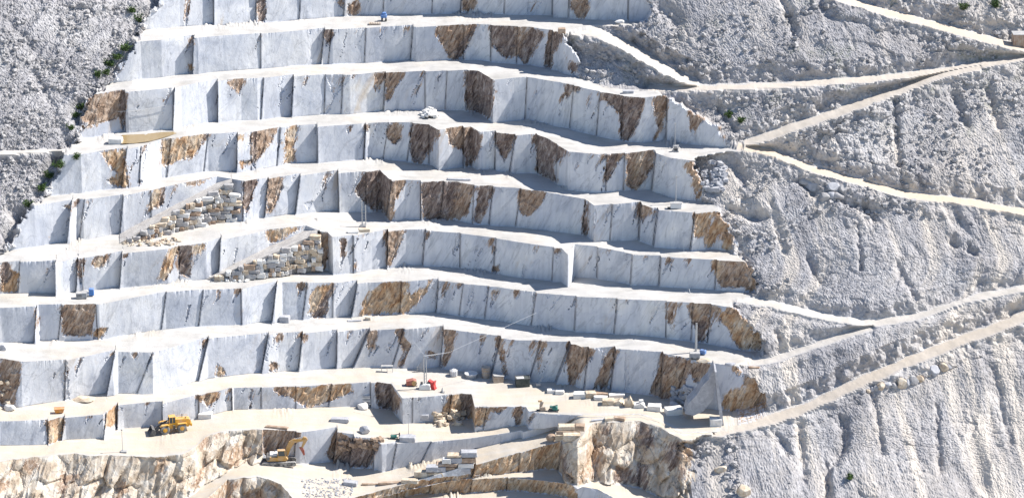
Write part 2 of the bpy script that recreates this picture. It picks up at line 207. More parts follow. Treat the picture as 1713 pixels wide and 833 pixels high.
 (L3, 'o', [(0,600),(300,560),(250,690),(300,833),(0,833)]), (L3, 'o', [(370,470),(480,475),(520,620),(300,600)]), (L3, 'b', [(560,470),(650,500),(600,640),(480,780),(520,620)]), (L3, 'd', [(700,600),(650,650),(560,680),(560,900),(860,900),(860,850),(740,780)]),
 (L3, 's', [(480,640),(560,680),(500,833),(330,760)]),
]

# hollows and gullies traced on the slopes: points, width, depth (photo pixels, metres)
GULL = [([(1408, 705), (1413, 740), (1396, 772)], 9, 3.2), ([(1386, 778), (1384, 840)], 6, 3), ([(1567, 678), (1569, 730), (1572, 785)], 5, 1.4), ([(1300, 556), (1307, 592)], 7, 2.4),
 ([(1497, 158), (1500, 215), (1504, 275)], 6, 2.2), ([(1598, 160), (1615, 205)], 8, 2.2), ([(1652, 150), (1672, 212)], 7, 2.4), ([(1448, 342), (1464, 366)], 9, 3.4), ([(1412, 340), (1446, 350)], 6, 2.4),
 ([(1338, 300), (1362, 320)], 8, 2.6), ([(1222, 349), (1280, 362)], 7, 2.8), ([(1596, 400), (1602, 410)], 7, 3), ([(1622, 414), (1632, 420)], 7, 3), ([(1222, 270), (1243, 296)], 11, 3),
 ([(1236, 400), (1250, 440), (1262, 470)], 8, 1.8), ([(1352, 430), (1372, 470)], 6, 1.8), ([(1436, 380), (1440, 450)], 4, 1.5), ([(1500, 440), (1530, 500)], 6, 1.7), ([(1290, 340), (1312, 420)], 6, 1.4),
 ([(1300, 725), (1318, 760)], 6, 2), ([(1335, 705), (1345, 800)], 8, 2.2), ([(1460, 640), (1475, 760)], 6, 1.5), ([(1660, 620), (1690, 740)], 7, 1.4), ([(1320, 28), (1330, 60)], 8, 2.6), ([(1310, 0), (1318, 20)], 8, 2.6),
 ([(18, 350), (48, 378)], 12, 3.5), ([(30, 395), (5, 425)], 8, 2.5), ([(190, 60), (178, 100)], 8, 2), ([(60, 120), (110, 230)], 8, 1.5), ([(20, 40), (90, 120)], 9, 1.3), ([(1110, 12), (1130, 28)], 12, 2.5), ([(1200, 175), (1230, 215)], 7, 2)]
# ------------------------------------------------------------------ the terrain grid (columns u, rows follow the crests and toes)
U0, U1, DU = -120., 1835., 1.4
US = np.arange(U0, U1, DU); NU = len(US)
K = len(FACES)
def itp(p, u): return np.interp(u, [a for a, b in p], [b for a, b in p])
def chip(s, amp):                                 # chipped crest edges
    return amp*(np.round(vn(US/5.0, US*0+s, s)*3)/3*1.2 + vn(US/2.2, US*0, s+5)*.8)*np.clip(vn(US/37, US*0, s+9)*3+.6, .15, 1.3)
Tv = [itp(f[0], US) for k, f in enumerate(FACES)]
CH = [np.clip(chip(31*k, 1.2)+.1, 0, 3)*.2 for k in range(len(FACES))]   # metres broken off the crest
Bv = [itp(f[1], US) for f in FACES]
prev = None
for k in range(K):
    if prev is not None: Tv[k] = np.maximum(Tv[k], prev+1.5)
    Bv[k] = np.maximum(Bv[k], Tv[k]+1.5); prev = Bv[k]
FZ = []                                           # level of floor k (in front of crest k, i.e. above face k)
for k in range(K+1):
    if k == 0: mid = Tv[0]-8
    elif k == K: mid = Bv[K-1]+8
    else: mid = (Bv[k-1]+Tv[k])/2
    FZ.append(smooth(macro_z(US, smooth(mid, 12)), 22))
for k in (9, 10):                                   # right of u=950 one single surface down to the cliff crest
    a_ = sst((US-930)/50); FZ[k] = FZ[k]*(1-a_)+(FZ[8]-.04*(k-8))*a_
def seam_off(k, frac, uu):                        # planes between the vertical saw cuts, leaning with the cut's slant
    se = FACES[k][2]; rnd = random.Random(100+k)
    us = [s[0] for s in se]; off = np.zeros_like(uu); crack = np.zeros_like(uu)
    sl = {7: 15, 9: 10, 6: 6, 3: 6, 4: 6}.get(k, 4)
    slants = [sl*rnd.uniform(-.1, 1.9) for _ in se]
    xs = [-400.]+us+[2200.]; sl_ = [0]+slants+[0]; ss = [0]+[s[1]*(.65 if s[1] < 1 else 1) for s in se]+[0]
    for i in range(len(xs)-1):
        a = xs[i]-sl_[i]*frac; b = xs[i+1]-sl_[i+1]*frac
        m = (uu >= a) & (uu < b)
        q = np.clip((uu-np.maximum(a, b-110))/(b-np.maximum(a, b-110)), 0, 1)
        off = np.where(m, ss[i+1]*(q**1.5)*(1-.3*frac) - .25*ss[i]*np.exp(-(uu-a)/6), off)
        crack = np.maximum(crack, np.exp(-((uu-a)/1.1)**2)*.9)
    return off, crack
rows = []; kind = []; rk = []; fr = []
NF, NB = 10, 42
PX, PY, PZ, VL, KD, KK, FRC, CRK = [], [], [], [], [], [], [], []
def push(P, v, kd, k, frac, crk=None):
    VL.append(v)
    PX.append(P[0]); PY.append(P[1]); PZ.append(P[2]); KD.append(kd); KK.append(k); FRC.append(frac); CRK.append(np.zeros(NU) if crk is None else crk)
Tp, Bp, OFF = [], [], []
for k in range(K):
    x, y, z = at_z(US, Tv[k], FZ[k]); Tp.append((x, y, z))
    xb, yb, zb = at_z(US, Bv[k], FZ[k+1])
    braw = y-yb; bat = smooth(np.clip(y-yb, -1.5, 7), 10)      # batter of the face
    H = FZ[k]-FZ[k+1]
    mx = (.09+.16*sst((620-US)/200)) + (k == 9)*.8*sst((415-US)/60) + (k == 10)*2.5*sst((US-930)/60)
    bat = np.clip(bat, .03*H, mx*H)
    Bp.append((x, y-bat, FZ[k+1])); OFF.append(smooth(braw,20))
if True:
    for k in range(K): print('face', k, 'batter', [round(float(OFF[k][np.argmin(abs(US-u))]), 1) for u in (100, 300, 500, 700, 900, 1100)], 'H', [round(float((FZ[k]-FZ[k+1])[np.argmin(abs(US-u))]), 1) for u in (100, 500, 900)])
def lerp(a, b, t): return tuple(p+(q-p)*t for p, q in zip(a, b))
x, y, z = Tp[0]; top0 = at_z(US, Tv[0]-30, FZ[0])
for k in range(K+1):
    # floor k: from toe of face k-1 to crest of face k
    a = top0 if k == 0 else Bp[k-1]
    b = Tp[k] if k < K else at_z(US, Bv[K-1]+20, FZ[K])
    if k > 0:                                      # toe includes the saw-cut offset at the face bottom
        o, _ = seam_off(k-1, np.ones(NU), US); a = (a[0], a[1]+o, a[2])
    if k < K:
        o, _ = seam_off(k, np.zeros(NU), US); b = (b[0], b[1]+o+CH[k], b[2])
    n = NF if k < K else 3
    for i in range(n):
        t = i/n
        va = Tv[0]-30 if k == 0 else Bv[k-1]; vb = Tv[k] if k < K else Bv[K-1]+20
        push(lerp(a, b, t), va+(vb-va)*t, 0, k, t)
    if k < K:
        nb = NB if k < 9 else 50
        for i in range(nb):
            t = i/nb
            o, c = seam_off(k, np.full(NU, t), US)
            P = lerp(Tp[k], Bp[k], t)
            push((P[0], P[1]+o+CH[k]*np.exp(-t*14), P[2]), Tv[k]+(Bv[k]-Tv[k])*t, 1, k, t, c)
X = np.array(PX); Y = np.array(PY); Z = np.array(PZ); CRK = np.array(CRK)
KD = np.array(KD)[:, None]+np.zeros((1, NU), int); KK = np.array(KK)[:, None]+np.zeros((1, NU), int); FRC = np.array(FRC)[:, None]+np.zeros((1, NU))
NR = X.shape[0]
def project(x, y, z):
    X_ = x; yy = y-CY; zz = z-CZ
    d = yy*cp - zz*sp; up = yy*sp + zz*cp
    return PW/2+FPX*X_/d, PH/2-FPX*up/d
UU = US[None, :]+np.zeros((NR, 1))
VL = np.array(VL); _f0 = fbm(UU/9, VL/9, 4, 3)*14
def bench_w(VV, fz):
    uL = np.interp(VV+fz*.5, *UL); uR = np.interp(VV, *UR)
    w = sst((UU-uL+fz)/7+.5)*sst((uR-UU+fz*.9)/7+.5)
    return np.where((VV > 740) & (UU > 1050), sst((1150-UU+fz*2)/40+.5), w)
W = bench_w(VL, _f0)
VV = project(X, Y, Z)[1]*W+VL*(1-W)
VV = np.maximum.accumulate(VV+np.arange(NR)[:, None]*1e-3, axis=0)
# ---- the slopes beside the benches (mean hill, flattened where a road runs)
num = np.zeros_like(VV); den = np.full_like(VV, 1e-9); near = np.full_like(VV, 99.); rid = np.full(VV.shape, -1)
for i, (nm, cl, hw) in enumerate(ROADS):
    ua, ub = cl[0][0], cl[-1][0]
    vc = itp(cl, US); vc = smooth(vc, 8)[None, :]
    hwu = hw*(1+.25*fbm(UU/14, VV/14, 3, i)*1.6)
    L = hw+30
    outside = np.maximum(np.maximum(ua-UU, UU-ub), 0)
    d = np.abs(VV-vc)
    tgt = np.where(d < hwu, vc+(VV-vc)*.25, vc+np.sign(VV-vc)*(hw*.25+np.clip((d-hwu)*(L-hw*.25)/(L-hw), 0, L-.25*hw)))
    sh = np.where(d < L, tgt-VV, 0)*np.clip(1-outside/25, 0, 1)
    wgt = 1/(.05+(d+outside*2)/hw)**4*(outside < 40)
    num += sh*wgt; den += wgt
    nr = (d+outside*3)/hwu; rid = np.where((nr < near) & (nr < 1), i, rid); near = np.minimum(near, nr)
VW = VV+num/den
ug = np.arange(-140, 1860, 20.); vg = np.arange(-160, 1020, 6.)
MG = macro_z(*np.meshgrid(ug, vg))                # coarse table then bilinear
def tab(u, v):
    a = np.clip((u-ug[0])/20, 0, len(ug)-1.001); b = np.clip((v-vg[0])/6, 0, len(vg)-1.001)
    i = a.astype(int); j = b.astype(int); a -= i; b -= j
    return (MG[j, i]*(1-a)+MG[j, i+1]*a)*(1-b)+(MG[j+1, i]*(1-a)+MG[j+1, i+1]*a)*b
SZ = tab(UU, VW); SX, SY, _ = at_z(UU, VV, SZ)
fz = _f0
uL = np.interp(VV+fz*.5, *UL); uR = np.interp(VV+0*fz, *UR)
# ---- relief
slope_w = 1-W
road_m = sst((1.25-near)*3)*(rid > -2)
rough_s = slope_w*(1-road_m)
sx = X*0+SX; sv = (VV)/5.2                        # along-slope metres
fan = sst((UU-1180)/200)*sst((VV-(250+.0*UU))/160)     # smoother fans lower right
fan = np.clip(fan+.6*(fbm(UU/160, VV/160, 2, 71) > .12)*(UU > 1150), 0, 1)
drift = np.where(UU < 400, -.55, .22-.14*sst((VV-420)/150))             # gullies run slightly oblique
gs = sx-drift*sv
gul = ridged(gs/8+fbm(gs/12, sv/25, 3, 5)*.7, sv/60, 3, 41)
gul2 = fbm(gs/1.4, sv/9, 3, 43)
rub = cells(gs/1.7, sv/1.9, 7)*.55 + cells(gs/.75, sv/.85, 17)*.32
big = cells(gs/4.5+fbm(sx/3, sv/3, 2, 3)*.4, sv/4, 27)
bigm = np.clip(fbm(sx/14, sv/14, 3, 91)*4-.3, 0, 1)
Ds = rub*(1-.65*fan)*.36*(.5+bigm*.9) + big*bigm*1.0*(1-.7*fan) + fbm(sx/16, sv/16, 3, 51)*1.7 - gul*(.25+.6*fan*(.4+np.clip(fbm(sx/18, sv/18, 2, 46)*3, 0, 1.6))) + gul2*.28*(.4+fan) + cells(gs/.55, sv/.7, 49)*.16
Ds += -2.6*np.clip(fbm(gs/9, sv/22, 3, 58)*3-1.05, 0, 1)*(UU > 1150)
Ds += (UU < 600)*(-rub*.25+cells(gs/.5, sv/1.1, 57)*.28-gul*1.2+gul2*.7-2.4*np.exp(-((uL-16-UU)/11)**2)*(1+fbm(sx/5, sv/5, 2, 59)*2))
for gp, gw, gd in GULL:
    if True:
        dm = np.full(UU.shape, 1e3)
        for (ua_, va_), (ub_, vb_) in zip(gp, gp[1:]):
            l2 = (ub_-ua_)**2+(vb_-va_)**2; tt = np.clip(((UU-ua_)*(ub_-ua_)+(VV-va_)*(vb_-va_))/l2, 0, 1)
            dm = np.minimum(dm, np.hypot(UU-ua_-tt*(ub_-ua_), VV-va_-tt*(vb_-va_)))
        Ds -= gd*.7*np.exp(-((dm+fz*.45)/gw)**2)
ribs = ridged(gs/17+fbm(gs/30, sv/40, 2, 15)*.9, sv/95, 3, 19)*sst((UU-1180)/80)*(.5+sst((VV-380)/200))
open_ = sst((near-1)/3.2)                            # the ground evens out towards a road
Ds = (Ds*(.45+.35*open_)+ribs*1.0*open_-.1)*rough_s
SY2 = SY-Ds*.62; SZ2 = SZ+Ds*.72
SZ2 += .12*fbm(sx/2, sv/2, 3, 77)*road_m*slope_w
# ---- patches
NRF = np.zeros((NR, NU)); ORF = NRF.copy(); DRF = NRF.copy(); STF = NRF.copy()
f1 = fbm(UU/7, VV/7, 4, 201)*11; f2 = fbm(UU/7, VV/7, 4, 207)*11
facem = (KD == 1)
def inside(poly, u, v):
    r = np.zeros(u.shape, bool); n = len(poly)
    for i in range(n):
        x1, y1 = poly[i]; x2, y2 = poly[(i+1) % n]
        if y1 == y2: continue
        c = ((y1 > v) != (y2 > v)) & (u < (x2-x1)*(v-y1)/(y2-y1)+x1)
        r ^= c
    return r
pu = (UU+f1*.22+fbm(UU/3, VV/3, 2, 211)*2.5); pv = (VV+f2*.35)
for (ox, oy, s), kd, poly in PATCHES:
    pl = [(a/s+ox, b/s+oy) for a, b in poly]
    cxm = sum(p[0] for p in pl)/len(pl); cym = sum(p[1] for p in pl)/len(pl)
    pl = [(cxm+(a-cxm)*1.08, cym+(b-cym)*1.1) for a, b in pl]
    i0 = max(0, int((min(p[0] for p in pl)-14-U0)/DU)); i1 = min(NU, int((max(p[0] for p in pl)+14-U0)/DU)+1)
    sub = inside(pl, pu[:, i0:i1], pv[:, i0:i1]) & facem[:, i0:i1]
    for A, ws in ((NRF, dict(b=1, d=1, o=.8, s=.25)), (ORF, dict(b=.3, o=1, d=.12, s=.15)), (DRF, dict(d=1, b=.35, s=.35, o=.0)), ):
        A[:, i0:i1] = np.maximum(A[:, i0:i1], sub*ws[kd])
rs = random.Random(9)
for k in range(9):                                 # splinters broken from the crest and dark fissures, leaning like the bedding
    for (su_, sa) in FACES[k][2]:
        for rep_ in range(4):
            if rs.random() < .4: continue
            uc = su_ + rs.uniform(-16, 16)*rep_; vt = float(itp(FACES[k][0], uc)); vb = float(itp(FACES[k][1], uc)); hh_ = vb-vt
            w_ = rs.uniform(1.5, 5.5); L_ = rs.uniform(.15, .75)*hh_; sh_ = L_*rs.uniform(.2, .55)
            if rs.random() < .5:                  # thin fissure anywhere on the face
                v0_ = vt+rs.uniform(0, .4)*hh_; w_ = rs.uniform(1.2, 2.2)
            else: v0_ = vt-3
            pl = [(uc-w_, v0_), (uc+w_, v0_), (uc+w_*.3-sh_*.6, v0_+L_*.6), (uc-sh_, v0_+L_), (uc-w_*.7-sh_*.4, v0_+L_*.5)]
            kd_ = rs.choice('dbbs')
            i0 = max(0, int((uc-60-U0)/DU)); i1 = min(NU, int((uc+60-U0)/DU)+1)
            sub = inside(pl, UU[:, i0:i1]+f1[:, i0:i1]*.3, VV[:, i0:i1]+f2[:, i0:i1]*.3) & facem[:, i0:i1]
            for A, ws in ((NRF, dict(b=1, d=1, s=.3)), (ORF, dict(b=.25, d=.1, s=.1)), (DRF, dict(d=1, b=.45, s=.6))):
                A[:, i0:i1] = np.maximum(A[:, i0:i1], sub*ws[kd_])
# jagged end rock where the faces run out, and the raw rock along the bottom edge
endz = sst((UU-(uR-26)+fz)/22)*(VV > 240)*(VV < 700)*W
NRF = np.maximum(NRF, np.where(facem & (endz > .5), .9, 0)); ORF = np.maximum(ORF, np.where(facem & (endz > .5), .5, 0))
raw = facem & (((KK == 9) & (UU < 440)) | ((KK == 10) & (UU < 548)) | (KK == 10) & (UU > 940))
mix = fbm(UU/22, VV/40, 4, 301)
NRF = np.where(raw, np.clip(.25+mix*1.5, 0, .9), NRF)
mix2 = fbm(UU/14+VV/40, VV/30, 4, 305)
NRF = np.where(raw & (KK == 9), np.clip(mix2*1.8, 0, .8), NRF)
ORF = np.where(raw, np.clip(.2+mix*1.2, 0, .6), ORF)
DRF = np.where(raw & (KK == 10) & (UU > 900), np.clip(fbm(UU/25, VV/40, 3, 309)*3+sst((UU-1040)/50)*.5, 0, 1), DRF)
DRF = np.where(raw & (KK == 9), np.clip(-mix*1.5-.15, 0, .5), DRF)
RAWR = raw*1.0
hh = (Z); su = X-.42*hh                            # rough rock is split along steep planes leaning right
rgh = ridged(su/2.2+fbm(X/3, hh/3, 2, 1)*.7, hh/7, 3, 61)*1.5 + cells(su/1.3, hh/3.2, 63)*.9 + fbm(X/.8, hh/.8, 3, 67)*.5
blk = fbm(X/2.5, hh/2.5, 2, 68)
recess = (NRF > .2)*(.35*DRF+.15)
DF = np.maximum(NRF, RAWR*.8)*(rgh-1.2)*.5 + recess
def blur(a, r, ax):
    k_ = np.ones(2*r+1)/(2*r+1); return np.apply_along_axis(lambda c: np.convolve(c, k_, 'same'), ax, a)
NRA = blur(blur(NRF, 4, 1), 3, 0); ORA = blur(ORF, 3, 1); DRA = blur(DRF, 2, 1)
BEI = np.where(raw, 1., 0.)
big_raw = raw*1.0
DF += big_raw*(ridged(su/9, hh/14, 3, 88)-.5)*-3.2 + big_raw*(cells(su/4, hh/5, 89)-.5)*-1.4
DF += fbm(X/5, hh/5, 2, 70)*.22 + fbm(X/.9, hh/.9, 2, 72)*.03
DF += CRK*.30
taper = np.sin(np.clip(FRC, 0.02, 1)*math.pi*.5)**.35
Y = Y+DF*facem*taper
Y = Y - facem*big_raw*FRC*0
flo = (KD == 0)
Z = Z + flo*(fbm(X/7, Y/7, 3, 81)*.35+fbm(X/1.6, Y/1.6, 2, 82)*.07)*np.clip(np.sin(np.pi*FRC)*3, 0, 1)
# rubble heaped along the toes here and there
toe = np.clip(fbm(X/6, KK*7.7, 3, 95)*3-.75, 0, 1)*(flo*np.exp(-FRC*5))*(KK > 0)
Z = Z + toe*cells(X/.8, Y/.8, 96)*1.0
X = X*W+SX*(1-W); Y = Y*W+SY2*(1-W); Z = Z*W+SZ2*(1-W)

# attributes
GRN = np.clip(fbm(UU/40, VV/40, 4, 401)*2, 0, 1)
warm = np.clip(np.where(UU > 1150, sst((UU-1350)/300)*.35+fan*.12, .1)+fbm(UU/60+VV/200, VV/90, 4, 402)*.9, 0, 1)
warmfloor = np.clip(sst((VV-560)/150)*1.0 + fbm(UU/60, VV/20, 3, 403)*.8, 0, 1)
warm = np.clip(warm*.6+np.clip(fbm(gs/3.5, sv/55, 4, 404)*2.2, 0, .8)*(UU > 1100)*(.3+.7*sst((VV-150)/250)), 0, 1)
WARM = np.where(facem & (W > .5), NRF*0, np.where(W > .5, warmfloor, warm))
vxyz = np.stack([X, Y, Z], -1)
# cell classes
def cellm(A): return A[:-1, :-1]
cl_w = cellm(W) > .5; cl_f = cellm(KD) == 1; cl_k = cellm(KK); cl_r = cellm(rid); cl_u = cellm(UU); cl_v = cellm(VV)
roadc = (~cl_w) & (cl_r >= 0) & (cellm(near) < 1)
cls = np.zeros(cl_w.shape, int)
cls[cl_w & cl_f] = 100+cl_k[cl_w & cl_f]; cls[cl_w & ~cl_f] = 200+cl_k[cl_w & ~cl_f]
cls[roadc] = 300+cl_r[roadc]
rest = (~cl_w) & (~roadc); cls[rest] = np.where(cl_u[rest] < 600, 1, 2)

# ------------------------------------------------------------------ materials
def mat(name, base=None, rough=.85, metal=0, spec=.3):
    m = bpy.data.materials.new(name); m.use_nodes = True
    b = m.node_tree.nodes['Principled BSDF']; b.inputs['Roughness'].default_value = rough; b.inputs['Metallic'].default_value = metal
    b.inputs['Specular IOR Level'].default_value = spec
    if base: b.inputs['Base Color'].default_value = (*base, 1)
    return m
class NT:
    def __init__(s, m): s.t = m.node_tree; s.b = s.t.nodes['Principled BSDF']
    def n(s, ty, **kw):
        x = s.t.nodes.new(ty)
        for k_, v_ in kw.items():
            if k_ in x.inputs: x.inputs[k_].default_value = v_
            else: setattr(x, k_, v_)
        return x
    def l(s, a, b): s.t.links.new(a, b)
    def attr(s, name): return s.n('ShaderNodeAttribute', attribute_name=name).outputs['Fac']
    def coord(s, scale=(1, 1, 1), rot=(0, 0, 0)):
        g = s.n('ShaderNodeNewGeometry'); mp = s.n('ShaderNodeMapping'); mp.inputs['Rotation'].default_value = rot
        m2 = s.n('ShaderNodeMapping'); m2.inputs['Scale'].default_value = scale
        s.l(g.outputs['Position'], mp.inputs['Vector']); s.l(mp.outputs['Vector'], m2.inputs['Vector']); return m2.outputs['Vector']
    def noise(s, vec, scale, detail=6, rough=.6, dist=0.):
        x = s.n('ShaderNodeTexNoise'); x.inputs['Scale'].default_value = scale; x.inputs['Detail'].default_value = detail; x.inputs['Roughness'].default_value = rough; x.inputs['Distortion'].default_value = dist
        s.l(vec, x.inputs['Vector']); return x.outputs['Fac']
    def ramp(s, f, stops):
        x = s.n('ShaderNodeValToRGB'); e = x.color_ramp.elements
        while len(e) < len(stops): e.new(.5)
        for q, (p, c) in zip(e, stops): q.position = p; q.color = (*c, 1) if len(c) == 3 else c
        s.l(f, x.inputs['Fac']); return x.outputs['Color']
    def mix(s, f, a, b, bt='MIX'):
        x = s.n('ShaderNodeMix'); x.data_type = 'RGBA'; x.blend_type = bt
        for src, i in ((f, 0), (a, 6), (b, 7)):
            if hasattr(src, 'is_linked'): s.l(src, x.inputs[i])
            else: x.inputs[i].default_value = src if i == 0 else (*src, 1)
        return x.outputs[2]
    def math(s, op, a, b=0., clamp=False):
        x = s.n('ShaderNodeMath'); x.operation = op; x.use_clamp = clamp
        for src, i in ((a, 0), (b, 1)):
            if hasattr(src, 'is_linked'): s.l(src, x.inputs[i])
            else: x.inputs[i].default_value = src
        return x.outputs[0]
    def bump(s, h, strength, dist):
        x = s.n('ShaderNodeBump'); x.inputs['Strength'].default_value = strength; x.inputs['Distance'].default_value = dist
        s.l(h, x.inputs['Height']); s.l(x.outputs[0], s.b.inputs['Normal'])
g3 = lambda v: (v, v, v)
# sawn and split marble
M_FACE = mat('marble_face', rough=.75, spec=.3); q = NT(M_FACE)
v0 = q.coord((1, 1, 1)); vd = q.coord((.55, .55, .16), (0, math.radians(-28), 0)); vver = q.coord((1.2, 1.2, .09))
cloud = q.noise(v0, .11, 7, .62, .6)
base = q.ramp(cloud, [(.3, (.49, .515, .575)), (.45, (.63, .64, .67)), (.6, (.74, .735, .735)), (.72, (.77, .745, .70))])
vein = q.ramp(q.noise(vd, .34, 9, .68, 1.6), [(.30, (.52, .54, .59)), (.43, (.88, .89, .91)), (.5, g3(1)), (.58, g3(.96)), (.72, (.74, .75, .78))])
base = q.mix(.85, base, vein, 'MULTIPLY')
thin = q.ramp(q.noise(vd, .28, 6, .55, 2.2), [(.478, g3(1)), (.495, g3(.62)), (.502, g3(.62)), (.515, g3(1))])
base = q.mix(.55, base, thin, 'MULTIPLY')
drip = q.ramp(q.noise(vver, .9, 6, .6, .2), [(.35, g3(.84)), (.6, g3(1))])
base = q.mix(.8, base, drip, 'MULTIPLY')
stainm = q.ramp(q.noise(vd, .20, 7, .62, .8), [(.62, g3(0)), (.70, g3(.6))])
base = q.mix(stainm, base, (.50, .40, .29))
tone = q.attr('tone'); base = q.mix(q.math('MULTIPLY', tone, 1.), base, (.43, .455, .52), 'MIX')
# rough brown rock
rn = q.noise(q.coord((.8, .8, .22), (0, math.radians(-25), 0)), 1.3, 8, .7, .6)
rock = q.ramp(rn, [(.28, (.15, .09, .06)), (.40, (.32, .21, .145)), (.5, (.46, .33, .235)), (.6, (.58, .47, .38)), (.72, (.70, .66, .62))])
org = q.ramp(q.noise(q.coord((.8, .8, .35), (0, math.radians(-25), 0)), .6, 8, .68, .5), [(.3, (.36, .19, .09)), (.43, (.52, .34, .20)), (.56, (.62, .49, .35)), (.7, (.72, .66, .58))])
dark = q.ramp(rn, [(.3, (.06, .045, .045)), (.45, (.18, .14, .13)), (.58, (.36, .30, .27)), (.72, (.58, .55, .53))])
rock = q.mix(q.attr('orange'), rock, org)
rock = q.mix(q.math('MULTIPLY', q.attr('dark'), .85), rock, dark)
vst = q.coord((1.1, 1.1, .18), (0, math.radians(-25), 0))
rock = q.mix(1., rock, q.ramp(q.noise(vst, 2.1, 8, .75, .4), [(.36, (.30, .26, .25)), (.47, (.78, .75, .73)), (.56, g3(1)), (.68, g3(1.12))]), 'MULTIPLY')
edge = q.ramp(q.math('ADD', q.attr('brown'), q.math('MULTIPLY', q.math('SUBTRACT', q.noise(vst, 1.3, 9, .75, .5), .5), 2.6)), [(.36, g3(0)), (.5, g3(1))])
base = q.mix(q.attr('beige'), base, q.ramp(q.noise(v0, .35, 9, .7, .5), [(.3, (.27, .20, .14)), (.43, (.46, .375, .285)), (.57, (.60, .54, .46)), (.72, (.72, .69, .64))]))
col = q.mix(edge, base, rock)
col = q.mix(q.math('MULTIPLY', q.attr('crack'), .75), col, (.10, .085, .08))
q.l(col, q.b.inputs['Base Color'])
hgt = q.math('ADD', q.noise(v0, 1.7, 8, .7), q.math('MULTIPLY', q.noise(vver, 2.5, 5, .6), .5))
q.bump(hgt, .3, .2)
# white marble dust of floors and roads
M_FLOOR = mat('marble_dust', rough=.95, spec=.1); q = NT(M_FLOOR)
v0 = q.coord()
n1 = q.noise(v0, .13, 7, .6, .5); n2 = q.noise(q.coord((.25, 1, 1)), .6, 7, .65, .5)
base = q.ramp(n1, [(.3, (.43, .415, .39)), (.5, (.52, .50, .475)), (.7, (.57, .55, .525))])
base = q.mix(.75, base, q.ramp(n2, [(.3, g3(.74)), (.5, g3(.94)), (.7, g3(1.0))]), 'MULTIPLY')
base = q.mix(q.math('MULTIPLY', q.attr('warm'), q.ramp(n2, [(.3, g3(1)), (.7, g3(.35))])), base, (.56, .475, .365))
q.l(base, q.b.inputs['Base Color'])
q.bump(q.noise(v0, 1.4, 8, .68), .5, .16)
M_ROAD = mat('road_dust', rough=.95, spec=.1); q = NT(M_ROAD)
v0 = q.coord(); base = q.ramp(q.noise(v0, .2, 7, .6), [(.35, (.47, .445, .41)), (.65, (.58, .55, .515))])
base = q.mix(q.attr('sandy'), base, (.58, .46, .33))
base = q.mix(q.math('MULTIPLY', q.attr('edge'), .5), base, (.45, .44, .45))
q.l(base, q.b.inputs['Base Color']); q.bump(q.noise(v0, 1.6, 8, .7), .5, .15)
# scree and rubble
M_SCREE = mat('marble_scree', rough=.95, spec=.1); q = NT(M_SCREE)
v0 = q.coord()
n1 = q.noise(v0, .06, 8, .65, .6); n2 = q.noise(v0, .8, 8, .75)
base = q.ramp(n1, [(.3, (.27, .262, .272)), (.5, (.38, .368, .374)), (.7, (.49, .475, .468))])
vo = q.n('ShaderNodeTexVoronoi'); vo.inputs['Scale'].default_value = 1.9; q.l(v0, vo.inputs['Vector'])
sep = q.n('ShaderNodeSeparateColor'); q.l(vo.outputs['Color'], sep.inputs[0])
base = q.mix(.75, base, q.ramp(sep.outputs[0], [(0, g3(.72)), (.5, g3(.97)), (1, g3(1.18))]), 'MULTIPLY')
base = q.mix(.6, base, q.ramp(n2, [(.3, g3(.6)), (.5, g3(1)), (.7, g3(1.25))]), 'MULTIPLY')
base = q.mix(q.math('MULTIPLY', q.attr('warm'), .8), base, (.62, .555, .48))
base = q.mix(q.math('MULTIPLY', q.attr('dust'), .5), base, (.62, .60, .57))
base = q.mix(q.math('MULTIPLY', q.attr('green'), q.ramp(n2, [(.45, g3(0)), (.6, g3(1))])), base, (.10, .12, .07))
q.l(base, q.b.inputs['Base Color'])
q.bump(q.math('ADD', n2, q.math('MULTIPLY', vo.outputs['Distance'], -.5)), .6, .3)

# ------------------------------------------------------------------ meshes of the setting
def grid_obj(name, mask, m, attrs, label):
    rr, cc = np.nonzero(mask)
    if len(rr) == 0: return None
    a = rr*NU+cc; quads = np.stack([a, a+NU, a+NU+1, a+1], 1)
    uniq, inv = np.unique(quads.ravel(), return_inverse=True); inv = inv.reshape(-1)
    me = bpy.data.meshes.new(name)
    me.vertices.add(len(uniq)); me.loops.add(len(inv)); me.polygons.add(len(quads))
    me.vertices.foreach_set('co', vxyz.reshape(-1, 3)[uniq].astype(np.float32).ravel())
    me.loops.foreach_set('vertex_index', inv.astype(np.int32))
    me.polygons.foreach_set('loop_start', np.arange(0, len(inv), 4, dtype=np.int32)); me.polygons.foreach_set('loop_total', np.full(len(quads), 4, np.int32))
    me.update(calc_edges=True)
    for an, arr in attrs.items():
        at = me.attributes.new(an, 'FLOAT', 'POINT'); at.data.foreach_set('value', arr.reshape(-1)[uniq].astype(np.float32))
    me.polygons.foreach_set('use_smooth', np.full(len(quads), name == 'quarry_floor'))
    me.materials.append(m)
    o = bpy.data.objects.new(name, me); C.objects.link(o); o['kind'] = 'structure'
    if label: o['label'] = label
    return o
TONE = np.zeros((NR, NU))
for k in range(K):                                 # each sawn plane has its own grey
    rnd = random.Random(50+k); us = [-400]+[s[0] for s in FACES[k][2]]+[2200]
    for i in range(len(us)-1):
        m_ = (KK == k) & facem & (UU >= us[i]) & (UU < us[i+1]); TONE[m_] = max(0, rnd.uniform(-.15, .35))
DUST = sst((1.6-near)/.6)
ord_ = ['first', 'second', 'third', 'fourth', 'fifth', 'sixth', 'seventh', 'eighth', 'ninth', 'tenth', 'eleventh', 'twelfth', 'thirteenth']
FA = dict(brown=NRA, orange=ORA, dark=DRA, crack=CRK, tone=TONE, beige=BEI)
for k in range(K):
    grid_obj('rock_face', cls == 100+k, M_FACE, FA, f'sawn white marble bench face, {ord_[k]} from the top of the quarry')
